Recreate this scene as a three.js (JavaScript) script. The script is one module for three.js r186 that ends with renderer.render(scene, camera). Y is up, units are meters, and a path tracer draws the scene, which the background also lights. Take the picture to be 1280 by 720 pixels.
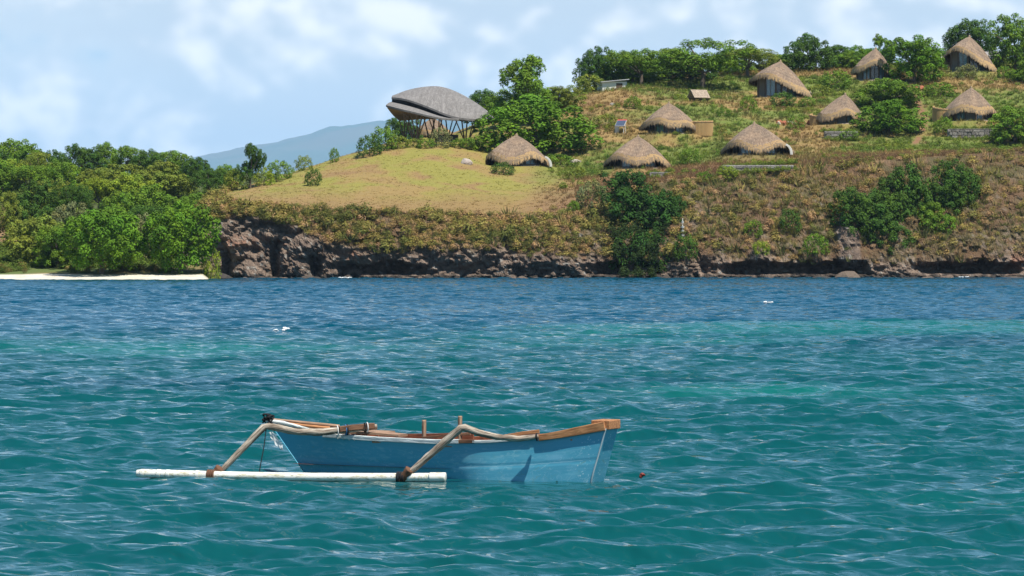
import * as THREE from 'three';
import { mergeGeometries, toCreasedNormals } from 'three/addons/utils/BufferGeometryUtils.js';
import { RoundedBoxGeometry } from 'three/addons/geometries/RoundedBoxGeometry.js';

// ---------------------------------------------------------------- camera, sky, sun, exposure
const scene = new THREE.Scene();
const EYE = 3.2, FOCAL = 4500, HORIZON = 308;        // eye height in metres; focal length and horizon row of a 1280 x 720 picture
const camera = new THREE.PerspectiveCamera(2 * Math.atan(360 / FOCAL) * 180 / Math.PI, 1280 / 720, 0.5, 30000);
camera.position.set(0, EYE, 0);
camera.rotation.x = -Math.atan((360 - HORIZON) / FOCAL);
const renderer = new THREE.WebGLRenderer({ antialias: true });
renderer.setSize(1024, 576);
renderer.toneMapping = THREE.LinearToneMapping;
renderer.toneMappingExposure = 1.36;
renderer.shadowMap.enabled = true;
const SUN = new THREE.Vector3(0.29, 0.90, 0.32).normalize();
const sun = new THREE.DirectionalLight(new THREE.Color(1, 0.94, 0.83), 5.0);
sun.position.set(SUN.x * 400 + 10, SUN.y * 400, SUN.z * 400 - 300);
sun.target.position.set(10, 0, -300);
sun.castShadow = true;
sun.shadow.mapSize.set(4096, 4096);
Object.assign(sun.shadow.camera, { left: -300, right: 300, top: 320, bottom: -320, near: 1, far: 1200 });
scene.add(sun, sun.target);
scene.fog = new THREE.FogExp2(new THREE.Color(0.50, 0.73, 1.0), 0.000055);

// ---------------------------------------------------------------- seeded randomness and noise
function seeded(a) {
  return () => {
    a |= 0; a = a + 0x6D2B79F5 | 0;
    let t = Math.imul(a ^ a >>> 15, 1 | a);
    t = t + Math.imul(t ^ t >>> 7, 61 | t) ^ t;
    return ((t ^ t >>> 14) >>> 0) / 4294967296;
  };
}
const perm = new Uint8Array(512);
{ const r = seeded(77), p = [...Array(256).keys()]; for (let i = 255; i > 0; i--) { const j = Math.floor(r() * (i + 1)); [p[i], p[j]] = [p[j], p[i]]; } for (let i = 0; i < 512; i++) perm[i] = p[i & 255]; }
function gradient(h, x, y, z) { h &= 15; const u = h < 8 ? x : y, v = h < 4 ? y : h === 12 || h === 14 ? x : z; return ((h & 1) ? -u : u) + ((h & 2) ? -v : v); }
function noise(x, y, z = 0) {
  const xf = Math.floor(x), yf = Math.floor(y), zf = Math.floor(z), X = xf & 255, Y = yf & 255, Z = zf & 255;
  x -= xf; y -= yf; z -= zf;
  const u = x * x * x * (x * (x * 6 - 15) + 10), v = y * y * y * (y * (y * 6 - 15) + 10), w = z * z * z * (z * (z * 6 - 15) + 10);
  const A = perm[X] + Y, AA = perm[A] + Z, AB = perm[A + 1] + Z, B = perm[X + 1] + Y, BA = perm[B] + Z, BB = perm[B + 1] + Z;
  const g0 = gradient(perm[AA], x, y, z), g1 = gradient(perm[BA], x - 1, y, z), g2 = gradient(perm[AB], x, y - 1, z), g3 = gradient(perm[BB], x - 1, y - 1, z);
  const g4 = gradient(perm[AA + 1], x, y, z - 1), g5 = gradient(perm[BA + 1], x - 1, y, z - 1), g6 = gradient(perm[AB + 1], x, y - 1, z - 1), g7 = gradient(perm[BB + 1], x - 1, y - 1, z - 1);
  const a = g0 + u * (g1 - g0), b = g2 + u * (g3 - g2), c = g4 + u * (g5 - g4), d = g6 + u * (g7 - g6);
  const e = a + v * (b - a), f = c + v * (d - c);
  return e + w * (f - e);
}
function fbm(x, y, z = 0, octaves = 5, gain = 0.5) { let s = 0, a = 1, t = 0; for (let i = 0; i < octaves; i++) { s += a * noise(x, y, z + i * 7.3); t += a; a *= gain; x *= 2.03; y *= 2.03; z *= 2.03; } return s / t; }
const clamp = (x, a = 0, b = 1) => Math.min(b, Math.max(a, x));
const mix = (a, b, t) => a + (b - a) * t;
const smooth = (a, b, x) => { const t = clamp((x - a) / (b - a)); return t * t * (3 - 2 * t); };
const mix3 = (a, b, t) => [mix(a[0], b[0], t), mix(a[1], b[1], t), mix(a[2], b[2], t)];
function table(points, x) {                           // piecewise linear look-up in [[x, y], ...]
  if (x <= points[0][0]) return points[0][1];
  for (let i = 1; i < points.length; i++) if (x <= points[i][0]) return mix(points[i - 1][1], points[i][1], (x - points[i - 1][0]) / (points[i][0] - points[i - 1][0]));
  return points[points.length - 1][1];
}

// ---------------------------------------------------------------- the sky: air and broken cumulus all round, clear towards the zenith
{
  const W = 4096, H = 2048, data = new Float32Array(W * H * 4);
  const CLOUDS = 97;
  const wisp = (x, y, z) => { let s = 0, a = 1, t = 0; x += CLOUDS; for (let o = 0; o < 7; o++) { const n = noise(x, y, z + o * 7.3); s += a * (o < 1 ? n : 0.36 - 1.25 * Math.abs(n)); t += a; a *= 0.62; x *= 2.03; y *= 2.03; z *= 2.03; } return s / t; };
  for (let j = 0; j < H; j++) {
    const lat = ((j + 0.5) / H - 0.5) * Math.PI, sy = Math.sin(lat), cy = Math.cos(lat);
    const up = clamp(sy);
    const t = Math.pow(up, 0.36);
    const air = mix3([0.34, 0.62, 0.80], [0.012, 0.088, 0.235], clamp(t * 1.10));
    const fade = smooth(0.03, 0.13, up);
    for (let i = 0; i < W; i++) {
      const k = (j * W + i) * 4;
      let c = air;
      if (lat > -0.02) {
        const phi = ((i + 0.5) / W - 0.5) * 2 * Math.PI, dx = cy * Math.cos(phi), dz = cy * Math.sin(phi);
        const s = 16, v = sy * 30 * (1 - 0.35 * up), px = dx * s, pz = dz * s;
        const w1 = 0.2 * noise(px * 1.3 + 9, v * 1.3, pz * 1.3), w2 = 0.2 * noise(px * 1.3 - 5, v * 1.3 + 4, pz * 1.3);
        const x = px + w1, y = v + w2, z = pz;
        const big = noise(px * 0.42 + 3.1 + CLOUDS, v * 0.5 + 1.7, pz * 0.42);
        const d = wisp(x, y, z) + 0.6 * big + mix(0.58, -0.38, fade);
        const cover = smooth(-0.04, 0.22, d);
        if (cover > 0.001) {
          const d2 = wisp(x - 0.10, y + 0.24, z) + 0.6 * noise(px * 0.42 + 3.1 + CLOUDS, (v + 0.24) * 0.5 + 1.7, pz * 0.42) + mix(0.58, -0.38, fade);
          const lit = clamp(0.30 + 4.4 * (d - d2) + 0.18 * noise(px * 0.9 + 40, v * 1.5, pz * 0.9));
          const thick = smooth(0.0, 0.55, d);
          const shade = mix3([0.545, 0.625, 0.685], [0.49, 0.56, 0.62], thick);
          const cloud = mix3(shade, [0.86, 0.86, 0.85], Math.pow(lit, 1.35));
          c = mix3(air, cloud, cover * 0.97);
        }
      }
      data[k] = c[0]; data[k + 1] = c[1]; data[k + 2] = c[2]; data[k + 3] = 1;
    }
  }
  const sky = new THREE.DataTexture(data, W, H, THREE.RGBAFormat, THREE.FloatType);
  sky.mapping = THREE.EquirectangularReflectionMapping; sky.magFilter = THREE.LinearFilter; sky.minFilter = THREE.LinearFilter;
  sky.colorSpace = THREE.LinearSRGBColorSpace; sky.needsUpdate = true;
  scene.background = sky; scene.environment = sky;
}

const ordinal = (n) => n + (n % 100 > 10 && n % 100 < 14 ? 'th' : ['th', 'st', 'nd', 'rd'][n % 10] ?? 'th');
// ---------------------------------------------------------------- helpers
const at = (u, y, D) => new THREE.Vector3((u - 640) / FOCAL * D, EYE + (HORIZON - y) / FOCAL * D, -D);   // a point of the place from its bearing, its elevation and its distance
const taken = {};
function numbered(name) { const n = taken[name] = (taken[name] ?? -1) + 1; return n ? name + '_' + String(n).padStart(3, '0') : name; }
function tag(o, label, category, group, kind) {
  if (label) o.userData.label = label;
  if (category) o.userData.category = category;
  if (group) o.userData.group = group;
  if (kind) o.userData.kind = kind;
  return o;
}
function thing(name, label, category, position = [0, 0, 0], turn = 0, group) {
  const o = new THREE.Group(); o.name = numbered(name); o.position.set(...position); o.rotation.y = turn; scene.add(o);
  return tag(o, label, category, group);
}
function part(name, geometry, material, parent, label) {
  const o = new THREE.Mesh(geometry, material); o.name = name; parent.add(o);
  if (label) o.userData.label = label;
  return o;
}
function structure(name, geometry, material) { const o = new THREE.Mesh(geometry, material); o.name = numbered(name); o.userData.kind = 'structure'; scene.add(o); return o; }
function standard(rgb, roughness = 0.8, more = {}) { const m = new THREE.MeshStandardMaterial({ roughness, ...more }); m.color.setRGB(...rgb); return m; }
function grid(columns, rows, f, colors = true, flip = false) {   // f(i, j) -> { p: [x, y, z], c: [r, g, b], uv: [u, v] }
  const n = (columns + 1) * (rows + 1), P = new Float32Array(n * 3), C = new Float32Array(n * 3), U = new Float32Array(n * 2), I = new Uint32Array(columns * rows * 6);
  for (let j = 0, k = 0; j <= rows; j++) for (let i = 0; i <= columns; i++, k++) { const v = f(i, j); P.set(v.p, k * 3); if (v.c) C.set(v.c, k * 3); if (v.uv) U.set(v.uv, k * 2); }
  for (let j = 0, k = 0; j < rows; j++) for (let i = 0; i < columns; i++, k += 6) {
    const a = j * (columns + 1) + i, b = a + 1, c = a + columns + 1, d = c + 1;
    I.set(flip ? [a, c, b, b, c, d] : [a, b, c, b, d, c], k);
  }
  const g = new THREE.BufferGeometry();
  g.setAttribute('position', new THREE.BufferAttribute(P, 3)); g.setAttribute('uv', new THREE.BufferAttribute(U, 2));
  if (colors) g.setAttribute('color', new THREE.BufferAttribute(C, 3));
  g.setIndex(new THREE.BufferAttribute(I, 1)); g.computeVertexNormals();
  return g;
}
function box(w, h, d, x = 0, y = 0, z = 0, r = 0.01) { const g = new RoundedBoxGeometry(w, h, d, 1, Math.min(r, w / 3, h / 3, d / 3)); g.translate(x, y, z); return g; }
function limb(points, radii, sides = 8, rough = 0, seed = 1, steps = 0, bent = 0) {     // a tapered branch, boom or rope along a smooth curve; closed ends
  const curve = new THREE.CatmullRomCurve3(points.map((p) => p.isVector3 ? p : new THREE.Vector3(...p)), false, bent ? 'catmullrom' : 'centripetal', bent || 0.5);
  const n = steps || Math.max(4, points.length * 4), frames = curve.computeFrenetFrames(n, false);
  const g = grid(sides, n + 2, (i, j) => {
    const k = clamp(j - 1, 0, n), t = k / n, p = bent ? curve.getPointAt(t) : curve.getPoint(t), end = j === 0 || j === n + 2;
    const rf = t * (radii.length - 1), r0 = Math.floor(Math.min(rf, radii.length - 1.001)), r = end ? 0.0001 : mix(radii[r0], radii[Math.min(r0 + 1, radii.length - 1)], rf - r0);
    const a = i / sides * 2 * Math.PI, aa = (i % sides) / sides * 2 * Math.PI, q = r * (1 + rough * noise(Math.cos(aa) * 2 + seed, Math.sin(aa) * 2, t * n * 0.45));
    const N = frames.normals[k], B = frames.binormals[k];
    return { p: [p.x + q * (Math.cos(a) * N.x + Math.sin(a) * B.x), p.y + q * (Math.cos(a) * N.y + Math.sin(a) * B.y), p.z + q * (Math.cos(a) * N.z + Math.sin(a) * B.z)], uv: [i / sides * 6.28 * r * 2, t * curve.getLength()] };
  }, false);
  return g;
}
function beam(points, w, h, up = [0, 1, 0]) {         // a rectangular timber that follows points; w across, h high (numbers or one per point)
  const P = points.map((p) => p.isVector3 ? p : new THREE.Vector3(...p)), n = P.length, out = [], uv = [], I = [];
  let run = 0;
  P.forEach((p, k) => {
    const dir = new THREE.Vector3().subVectors(P[Math.min(k + 1, n - 1)], P[Math.max(k - 1, 0)]).normalize();
    const side = new THREE.Vector3().crossVectors(dir, new THREE.Vector3(...up)).normalize(), top = new THREE.Vector3().crossVectors(side, dir).normalize();
    const ww = (w.length ? w[k] : w) / 2, hh = (h.length ? h[k] : h) / 2, b = Math.min(ww, hh) * 0.25;
    if (k) run += p.distanceTo(P[k - 1]);
    [[-ww + b, -hh], [ww - b, -hh], [ww, -hh + b], [ww, hh - b], [ww - b, hh], [-ww + b, hh], [-ww, hh - b], [-ww, -hh + b]].forEach(([a, c], q) => {
      out.push(p.x + side.x * a + top.x * c, p.y + side.y * a + top.y * c, p.z + side.z * a + top.z * c); uv.push(q * 0.06, run);
    });
  });
  for (let k = 0; k < n - 1; k++) for (let q = 0; q < 8; q++) { const a = k * 8 + q, b = k * 8 + (q + 1) % 8; I.push(a, a + 8, b, b, a + 8, b + 8); }
  for (let q = 1; q < 7; q++) { I.push(0, q, q + 1); const e = (n - 1) * 8; I.push(e, e + q + 1, e + q); }
  let g = new THREE.BufferGeometry(); g.setAttribute('position', new THREE.Float32BufferAttribute(out, 3)); g.setAttribute('uv', new THREE.Float32BufferAttribute(uv, 2)); g.setIndex(I);
  g = g.toNonIndexed(); g.computeVertexNormals();
  return toCreasedNormals(g, 0.5);
}
function texture(size, f, color = true, repeat) {     // f(u, v) -> [r, g, b] 0..1 (sRGB where color) or a number
  const d = new Uint8Array(size * size * 4);
  for (let j = 0, k = 0; j < size; j++) for (let i = 0; i < size; i++, k += 4) {
    const v = f(i / size, j / size), a = typeof v === 'number' ? [v, v, v] : v;
    d[k] = clamp(a[0]) * 255; d[k + 1] = clamp(a[1]) * 255; d[k + 2] = clamp(a[2]) * 255; d[k + 3] = 255;
  }
  const t = new THREE.DataTexture(d, size, size); t.wrapS = t.wrapT = THREE.RepeatWrapping; t.magFilter = THREE.LinearFilter; t.minFilter = THREE.LinearMipmapLinearFilter; t.generateMipmaps = true;
  if (color) t.colorSpace = THREE.SRGBColorSpace;
  if (repeat) t.repeat.set(...repeat);
  t.needsUpdate = true;
  return t;
}

// ---------------------------------------------------------------- the boat's place (the sea needs it too)
const BOAT_TURN = -24 * Math.PI / 180, BOAT_AT = new THREE.Vector3(-0.75, 0, -49.8);
function boatLocal(v) { const p = new THREE.Vector3().subVectors(v, BOAT_AT); return p.applyAxisAngle(new THREE.Vector3(0, 1, 0), -BOAT_TURN); }
function inHull(x, z) {
  const p = boatLocal(new THREE.Vector3(x, 0, z)), t = (p.x + 2.1) / 4.3;
  return t > 0.16 && t < 0.95 && Math.abs(p.z) < 0.24 * Math.pow(Math.sin(Math.PI * clamp(t * 0.85 + 0.1)), 0.6);
}

// ---------------------------------------------------------------- the sea: wind chop as a real surface, bottom of sand and reef showing as patches of colour
{
  const r = seeded(5), waves = [];
  for (let k = 0; k < 88; k++) {
    const q = (k + r()) / 88, length = 0.2 * Math.pow(19, q * q * 0.3 + q * 0.7);
    const turn = 0.28 + (r() + r() + r() - 1.5) * 1.1;             // wind blows from the far left towards the camera
    const steep = 0.041 * (0.6 + 0.8 * r()) * (length > 3 ? 0.42 : length > 1.9 ? 0.75 : length < 0.35 ? 1.0 : 1.22);
    waves.push([2 * Math.PI / length * Math.sin(turn), 2 * Math.PI / length * Math.cos(turn), steep * length / (2 * Math.PI), r() * 6.283, length]);
  }
  const NEAR = 28, MIDDLE = 150, FAR = 372, ROWS1 = 820, ROWS2 = 780, ROWS = ROWS1 + ROWS2, COLUMNS = 400;
  const near = [0.003, 0.068, 0.075], deep = [0.0004, 0.052, 0.098], jade = [0.006, 0.125, 0.110], reef = [0.002, 0.040, 0.060];
  const tone = (x, D) => {
    const n1 = fbm(x * 0.012 + 3, D * 0.020, 1.5, 4), n2 = fbm(x * 0.03 + 20, D * 0.075 + 7, 8.2, 4);
    let c = mix3(near, deep, smooth(95, 190, D + 55 * n1 + 25 * n2));
    c = mix3(c, reef, 0.75 * smooth(0.10, 0.34, fbm(x * 0.035 + 50, D * 0.05, 3.3, 4)) * smooth(60, 85, D));
    const sand = (X, Z, a, b) => Math.exp(-Math.pow((x - X) / a, 2) - Math.pow((D - Z) / b, 2));
    const patch = sand(10.5, 137, 13, 13) + sand(22, 145, 12, 12) + 0.9 * sand(-10.5, 108, 4.5, 7) + sand(5.0, 79, 3.2, 5) + 0.6 * sand(-16, 118, 8, 8) + 0.5 * sand(3, 119, 7, 7);
    return mix3(c, jade, clamp(smooth(0.15, 1.0, patch + 0.8 * n2 + 0.5 * fbm(x * 0.16, D * 0.12, 4, 4))) * 0.8);
  };
  const g = grid(COLUMNS, ROWS, (i, j) => {
    const D = j < ROWS1 ? NEAR * Math.pow(MIDDLE / NEAR, j / ROWS1) : mix(MIDDLE, FAR, (j - ROWS1) / ROWS2), dD = j < ROWS1 ? D * Math.log(MIDDLE / NEAR) / ROWS1 : (FAR - MIDDLE) / ROWS2;
    const s = (i / COLUMNS - 0.5) * 2, x0 = (0.17 * s + 0.06 * s * s * s) * (D + 25), dx = 0.9e-3 * (D + 25);
    let x = x0, y = 0, z = -D;
    const gust = 0.95 + 0.35 * noise(x0 * 0.03 + 11, D * 0.025);
    for (const [kx, kz, a, ph, l] of waves) {
      const f = smooth(1.7, 3.2, 6.283 / Math.max(Math.abs(kx) * dx, Math.abs(kz) * dD)) ;
      if (f <= 0) continue;
      const w = kx * x0 - kz * -D + ph, aa = a * f * gust * (l < 2 ? 1 : 0.55 + 0.9 * clamp(0.5 + noise(x0 * 0.05, D * 0.05, l))), sn = Math.sin(w);
      y += aa * Math.cos(w); x -= 0.7 * aa * sn * kx * l / 6.283; z += 0.7 * aa * sn * kz * l / 6.283;
    }
    if (D < 56 && D > 44) { const b = boatLocal(new THREE.Vector3(x, 0, z)); y *= 1 - 0.85 * Math.exp(-Math.pow((b.x + 0.5) / 3.6, 4) - Math.pow((b.z - 0.7) / 1.5, 4)); }   // the hull and float calm the water beside them
    if (inHull(x, z)) y = Math.min(y, 0) - 0.3;
    const c = tone(x0, D);
    return { p: [x, y, z], c, uv: [x / 5, -z / 5] };
  });
  const outer = [];                                    // the open sea round about, to the horizon, below the chop
  for (const [x0, x1, z0, z1] of [[-9000, 9000, -352, 9000]]) {
    outer.push(grid(40, 40, (i, j) => ({ p: [mix(x0, x1, i / 40), -0.75, mix(z1, z0, j / 40)], c: deep, uv: [mix(x0, x1, i / 40) / 5, mix(z1, z0, j / 40) / 5] })));
  }
  const ripples = [];
  { const q = seeded(9); for (let k = 0; k < 70; k++) { const m = 5 + Math.floor(38 * Math.pow(q(), 1.3)), t = 0.55 + (q() + q() - 1) * 1.5, a = Math.round(m * Math.sin(t)), b = Math.round(m * Math.cos(t)); ripples.push([a, b, 1 / Math.pow(Math.hypot(a, b), 1.12), q() * 6.283]); } }
  const size = 768, height = new Float32Array(size * size); let lo = 1e9, hi = -1e9;
  for (let j = 0; j < size; j++) for (let i = 0; i < size; i++) { let h = 0; for (const [a, b, m, ph] of ripples) h += m * Math.sin(6.28318 * (a * i + b * j) / size + ph); height[j * size + i] = h; lo = Math.min(lo, h); hi = Math.max(hi, h); }
  const bump = texture(size, (u, v) => Math.pow((height[Math.round(v * size) * size + Math.round(u * size)] - lo) / (hi - lo), 1.25), false);
  const water = new THREE.MeshPhysicalMaterial({ vertexColors: true, roughness: 0.06, ior: 1.333, bumpMap: bump, specularIntensity: 0.6, bumpScale: 0.05 });
  structure('sea', mergeGeometries([g, ...outer]), water);
}

// ---------------------------------------------------------------- the lie of the land
const bearing = (X, D) => 640 + X / D * FOCAL;
const LIP = [[180, 252, 364], [272, 253, 364], [350, 258, 364], [450, 262, 366], [560, 266, 366], [650, 270, 367], [720, 266, 369], [775, 240, 375], [850, 224, 380], [950, 214, 382], [1050, 205, 384], [1150, 197, 386], [1280, 189, 388], [1500, 187, 390], [2000, 187, 392]].map(([u, y, D]) => at(u, y, D));
const SHORE = [[-40, 361], [-30, 360.5], [-10, 361], [5, 362], [18, 365.5], [50, 367.5], [140, 369]];
const lipD = (X) => table(LIP.map((p) => [p.x, -p.z]), X);
const shoreD = (X) => table(SHORE, X) + 1.1 * noise(X * 0.13, 4.4) + 0.6 * noise(X * 0.4, 9.1);
const spots = [[350, 222, 395], [400, 207, 400], [440, 193, 403], [480, 184, 405], [540, 179, 412], [600, 183, 412], [560, 215, 390], [648, 209, 400], [500, 232, 382], [420, 236, 380], [330, 240, 378], [620, 241, 380], [700, 236, 384], [680, 196, 412], [735, 190, 412], [722, 150, 430], [797, 212, 398], [837, 168, 420], [775, 168, 420], [880, 167, 421], [947, 196, 405], [1047, 157, 428], [1110, 174, 420], [1210, 152, 430], [1262, 186, 412], [1400, 160, 425], [975, 123, 450], [1090, 101, 465], [1212, 91, 475], [1140, 103, 462], [850, 114, 450], [760, 114, 448], [920, 108, 460], [1010, 96, 470], [1280, 88, 478], [1420, 90, 478], [660, 142, 447], [600, 152, 452], [760, 106, 475], [900, 96, 492], [1050, 86, 502], [1250, 76, 508], [1400, 76, 508], [300, 238, 386], [350, 240, 432], [420, 217, 440], [480, 203, 447], [300, 262, 420], [560, 190, 470], [420, 260, 520], [600, 200, 540], [800, 140, 540], [1000, 105, 545], [1250, 95, 550], [1500, 95, 550]].map(([u, y, D]) => at(u, y, D)).concat(LIP.slice(1));
const spline = (() => {                               // thin-plate spline through the surveyed spots
  const n = spots.length, N = n + 3, S = 50, M = Array.from({ length: N }, () => new Float64Array(N + 1));
  const U = (a, b, c, d) => { const q = ((a - c) ** 2 + (b - d) ** 2) / (S * S); return q > 0 ? q * Math.log(q) : 0; };
  spots.forEach((p, i) => {
    spots.forEach((q, j) => { M[i][j] = U(p.x, p.z, q.x, q.z); });
    M[i][i] += 0.004; M[i][n] = 1; M[i][n + 1] = p.x / S; M[i][n + 2] = p.z / S; M[n][i] = 1; M[n + 1][i] = p.x / S; M[n + 2][i] = p.z / S; M[i][N] = p.y;
  });
  for (let c = 0; c < N; c++) {
    let best = c; for (let q = c + 1; q < N; q++) if (Math.abs(M[q][c]) > Math.abs(M[best][c])) best = q;
    [M[c], M[best]] = [M[best], M[c]];
    for (let q = 0; q < N; q++) if (q !== c) { const f = M[q][c] / M[c][c]; if (f) for (let k = c; k <= N; k++) M[q][k] -= f * M[c][k]; }
  }
  const w = M.map((row, i) => row[N] / row[i]);
  return (x, z) => { let h = w[n] + w[n + 1] * x / S + w[n + 2] * z / S; for (let i = 0; i < n; i++) h += w[i] * U(x, z, spots[i].x, spots[i].z); return h; };
})();
const LEFT = -30.5;                                   // the headland's left edge
const terraces = [];                                  // [x, z, y, radius]: level places cut for the huts
function headland(X, D) {
  let h = spline(X, -D) + (0.25 * fbm(X * 0.15, D * 0.15, 2.2, 3) + 0.16 * fbm(X * 0.6, D * 0.5, 8.2, 3)) * smooth(0, 6, D - lipD(X));
  for (const [x, z, y, R] of terraces) { const d = Math.hypot(X - x, (-D - z)); if (d < R * 1.5) h = mix(y, h, smooth(R * 0.95, R * 1.5, d)); }
  return h;
}
const beachD = (X) => 343.5 + 1.4 * Math.sin(X * 0.09 + 1) + 0.5 * noise(X * 0.3, 2);
function mainland(X, D) {
  const d = D - beachD(X);
  return table([[-30, -3], [-6, -0.5], [0, 0.0], [4, 0.26], [9, 0.62], [14, 1.1], [30, 2.1], [60, 4.6], [75, 5.6], [110, 9.6], [160, 13.2], [220, 12.5], [300, 9]], d) + (d > 8 ? smooth(8, 30, d) * (1.1 * fbm(X * 0.03, D * 0.03, 5, 3)) : 0) - 3.2 * smooth(-30.2, -27.4, X + 0.8 * noise(D * 0.3, 3)) * smooth(372, 366, D);
}
function cliffAt(s) {                                 // s: metres along the front, from 0 at the corner; negative runs back along the left side
  if (s < 0) { const D = 363.5 - s; return { lip: [LEFT, D], shore: [LEFT - 3.5 + 0.6 * noise(D * 0.3, 1), D - 0.5] }; }
  const X = LEFT + s;
  return { lip: [X, lipD(X)], shore: [X - 1.5 * Math.exp(-s / 2), shoreD(X)] };
}
const hollow = (u, h, cu, wu, top) => Math.exp(-Math.pow((u - cu) / wu, 2)) * smooth(top, top * 0.72, h);
const groundAt = (X, D) => {
  if (X < LEFT || D < shoreD(X)) return mainland(X, D);
  const l = lipD(X);
  if (D >= l) return headland(X, D);
  const t = clamp((D - shoreD(X)) / (l - shoreD(X)));
  return mix(1.8, headland(X, l), t);
};

function onGround(u, y) {                             // the distance at which the ground first shows at a bearing and an elevation
  const up = (HORIZON - y) / FOCAL;
  for (let D = 352; D < 545; D += 0.5) if (groundAt((u - 640) / FOCAL * D, D) >= EYE + up * D && D > shoreD((u - 640) / FOCAL * D) + 0.5) return D;
  return 450;
}
const groundGrain = texture(512, (u, v) => { const T = 6.2832, a = fbm(Math.cos(u * T) * 3 + 9, Math.sin(u * T) * 3, Math.cos(v * T) * 3 + 2 * Math.sin(v * T), 5, 0.7); return 0.5 + 0.9 * a; }, false);
const soil = new THREE.MeshStandardMaterial({ vertexColors: true, roughness: 0.95, bumpMap: groundGrain, bumpScale: 0.10 });
const rockMaterial = new THREE.MeshStandardMaterial({ vertexColors: true, roughness: 0.9, bumpMap: groundGrain, bumpScale: 0.4 });
// colours of what covers the headland: dry and green grass in patches, bare red-brown earth
const LAWN = [0.240, 0.218, 0.042], STRAW = [0.28, 0.185, 0.066], GREEN = [0.135, 0.170, 0.026], EARTH = [0.215, 0.115, 0.055], RUSSET = [0.21, 0.118, 0.058];
function coverOf(X, D) {
  const u = bearing(X, D), l = lipD(X), n = fbm(X * 0.10, D * 0.07, 1, 5), n2 = fbm(X * 0.35 + 9, D * 0.25, 6, 4), n3 = fbm(X * 0.05 + 31, D * 0.06, 3, 4);
  const lawn = smooth(740, 640, u + 90 * n) ;
  let c = mix3(LAWN, STRAW, smooth(-0.10, 0.22, n + 0.7 * n2 - 0.02) * 0.9);
  c = mix3(c, EARTH, 0.55 * smooth(0.18, 0.4, n2 + 0.4 * n3));
  c = mix3(c, mix3(STRAW, EARTH, 0.45), 0.85 * smooth(17, 3, D - l + 14 * n + 6 * n2));
  let w = mix3(STRAW, GREEN, smooth(-0.16, 0.20, n3 * 1.3 + 0.5 * n2 + 0.16 * smooth(4, 40, D - l)));
  w = mix3(w, RUSSET, smooth(26, 8, D - l + 16 * n) * 0.9);
  w = mix3(w, EARTH, 0.6 * smooth(0.14, 0.32, n2 - 0.3 * n3));
  w = mix3(w, [0.24, 0.115, 0.062], smooth(6, 2.5, Math.abs(u - (1146 + 9 * Math.sin(D * 0.12)) + 5 * n2)) * smooth(-0.25, 0.1, n3 + n2) * smooth(414, 418, D) * smooth(464, 460, D));
  return mix3(w, c, lawn);
}

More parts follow.
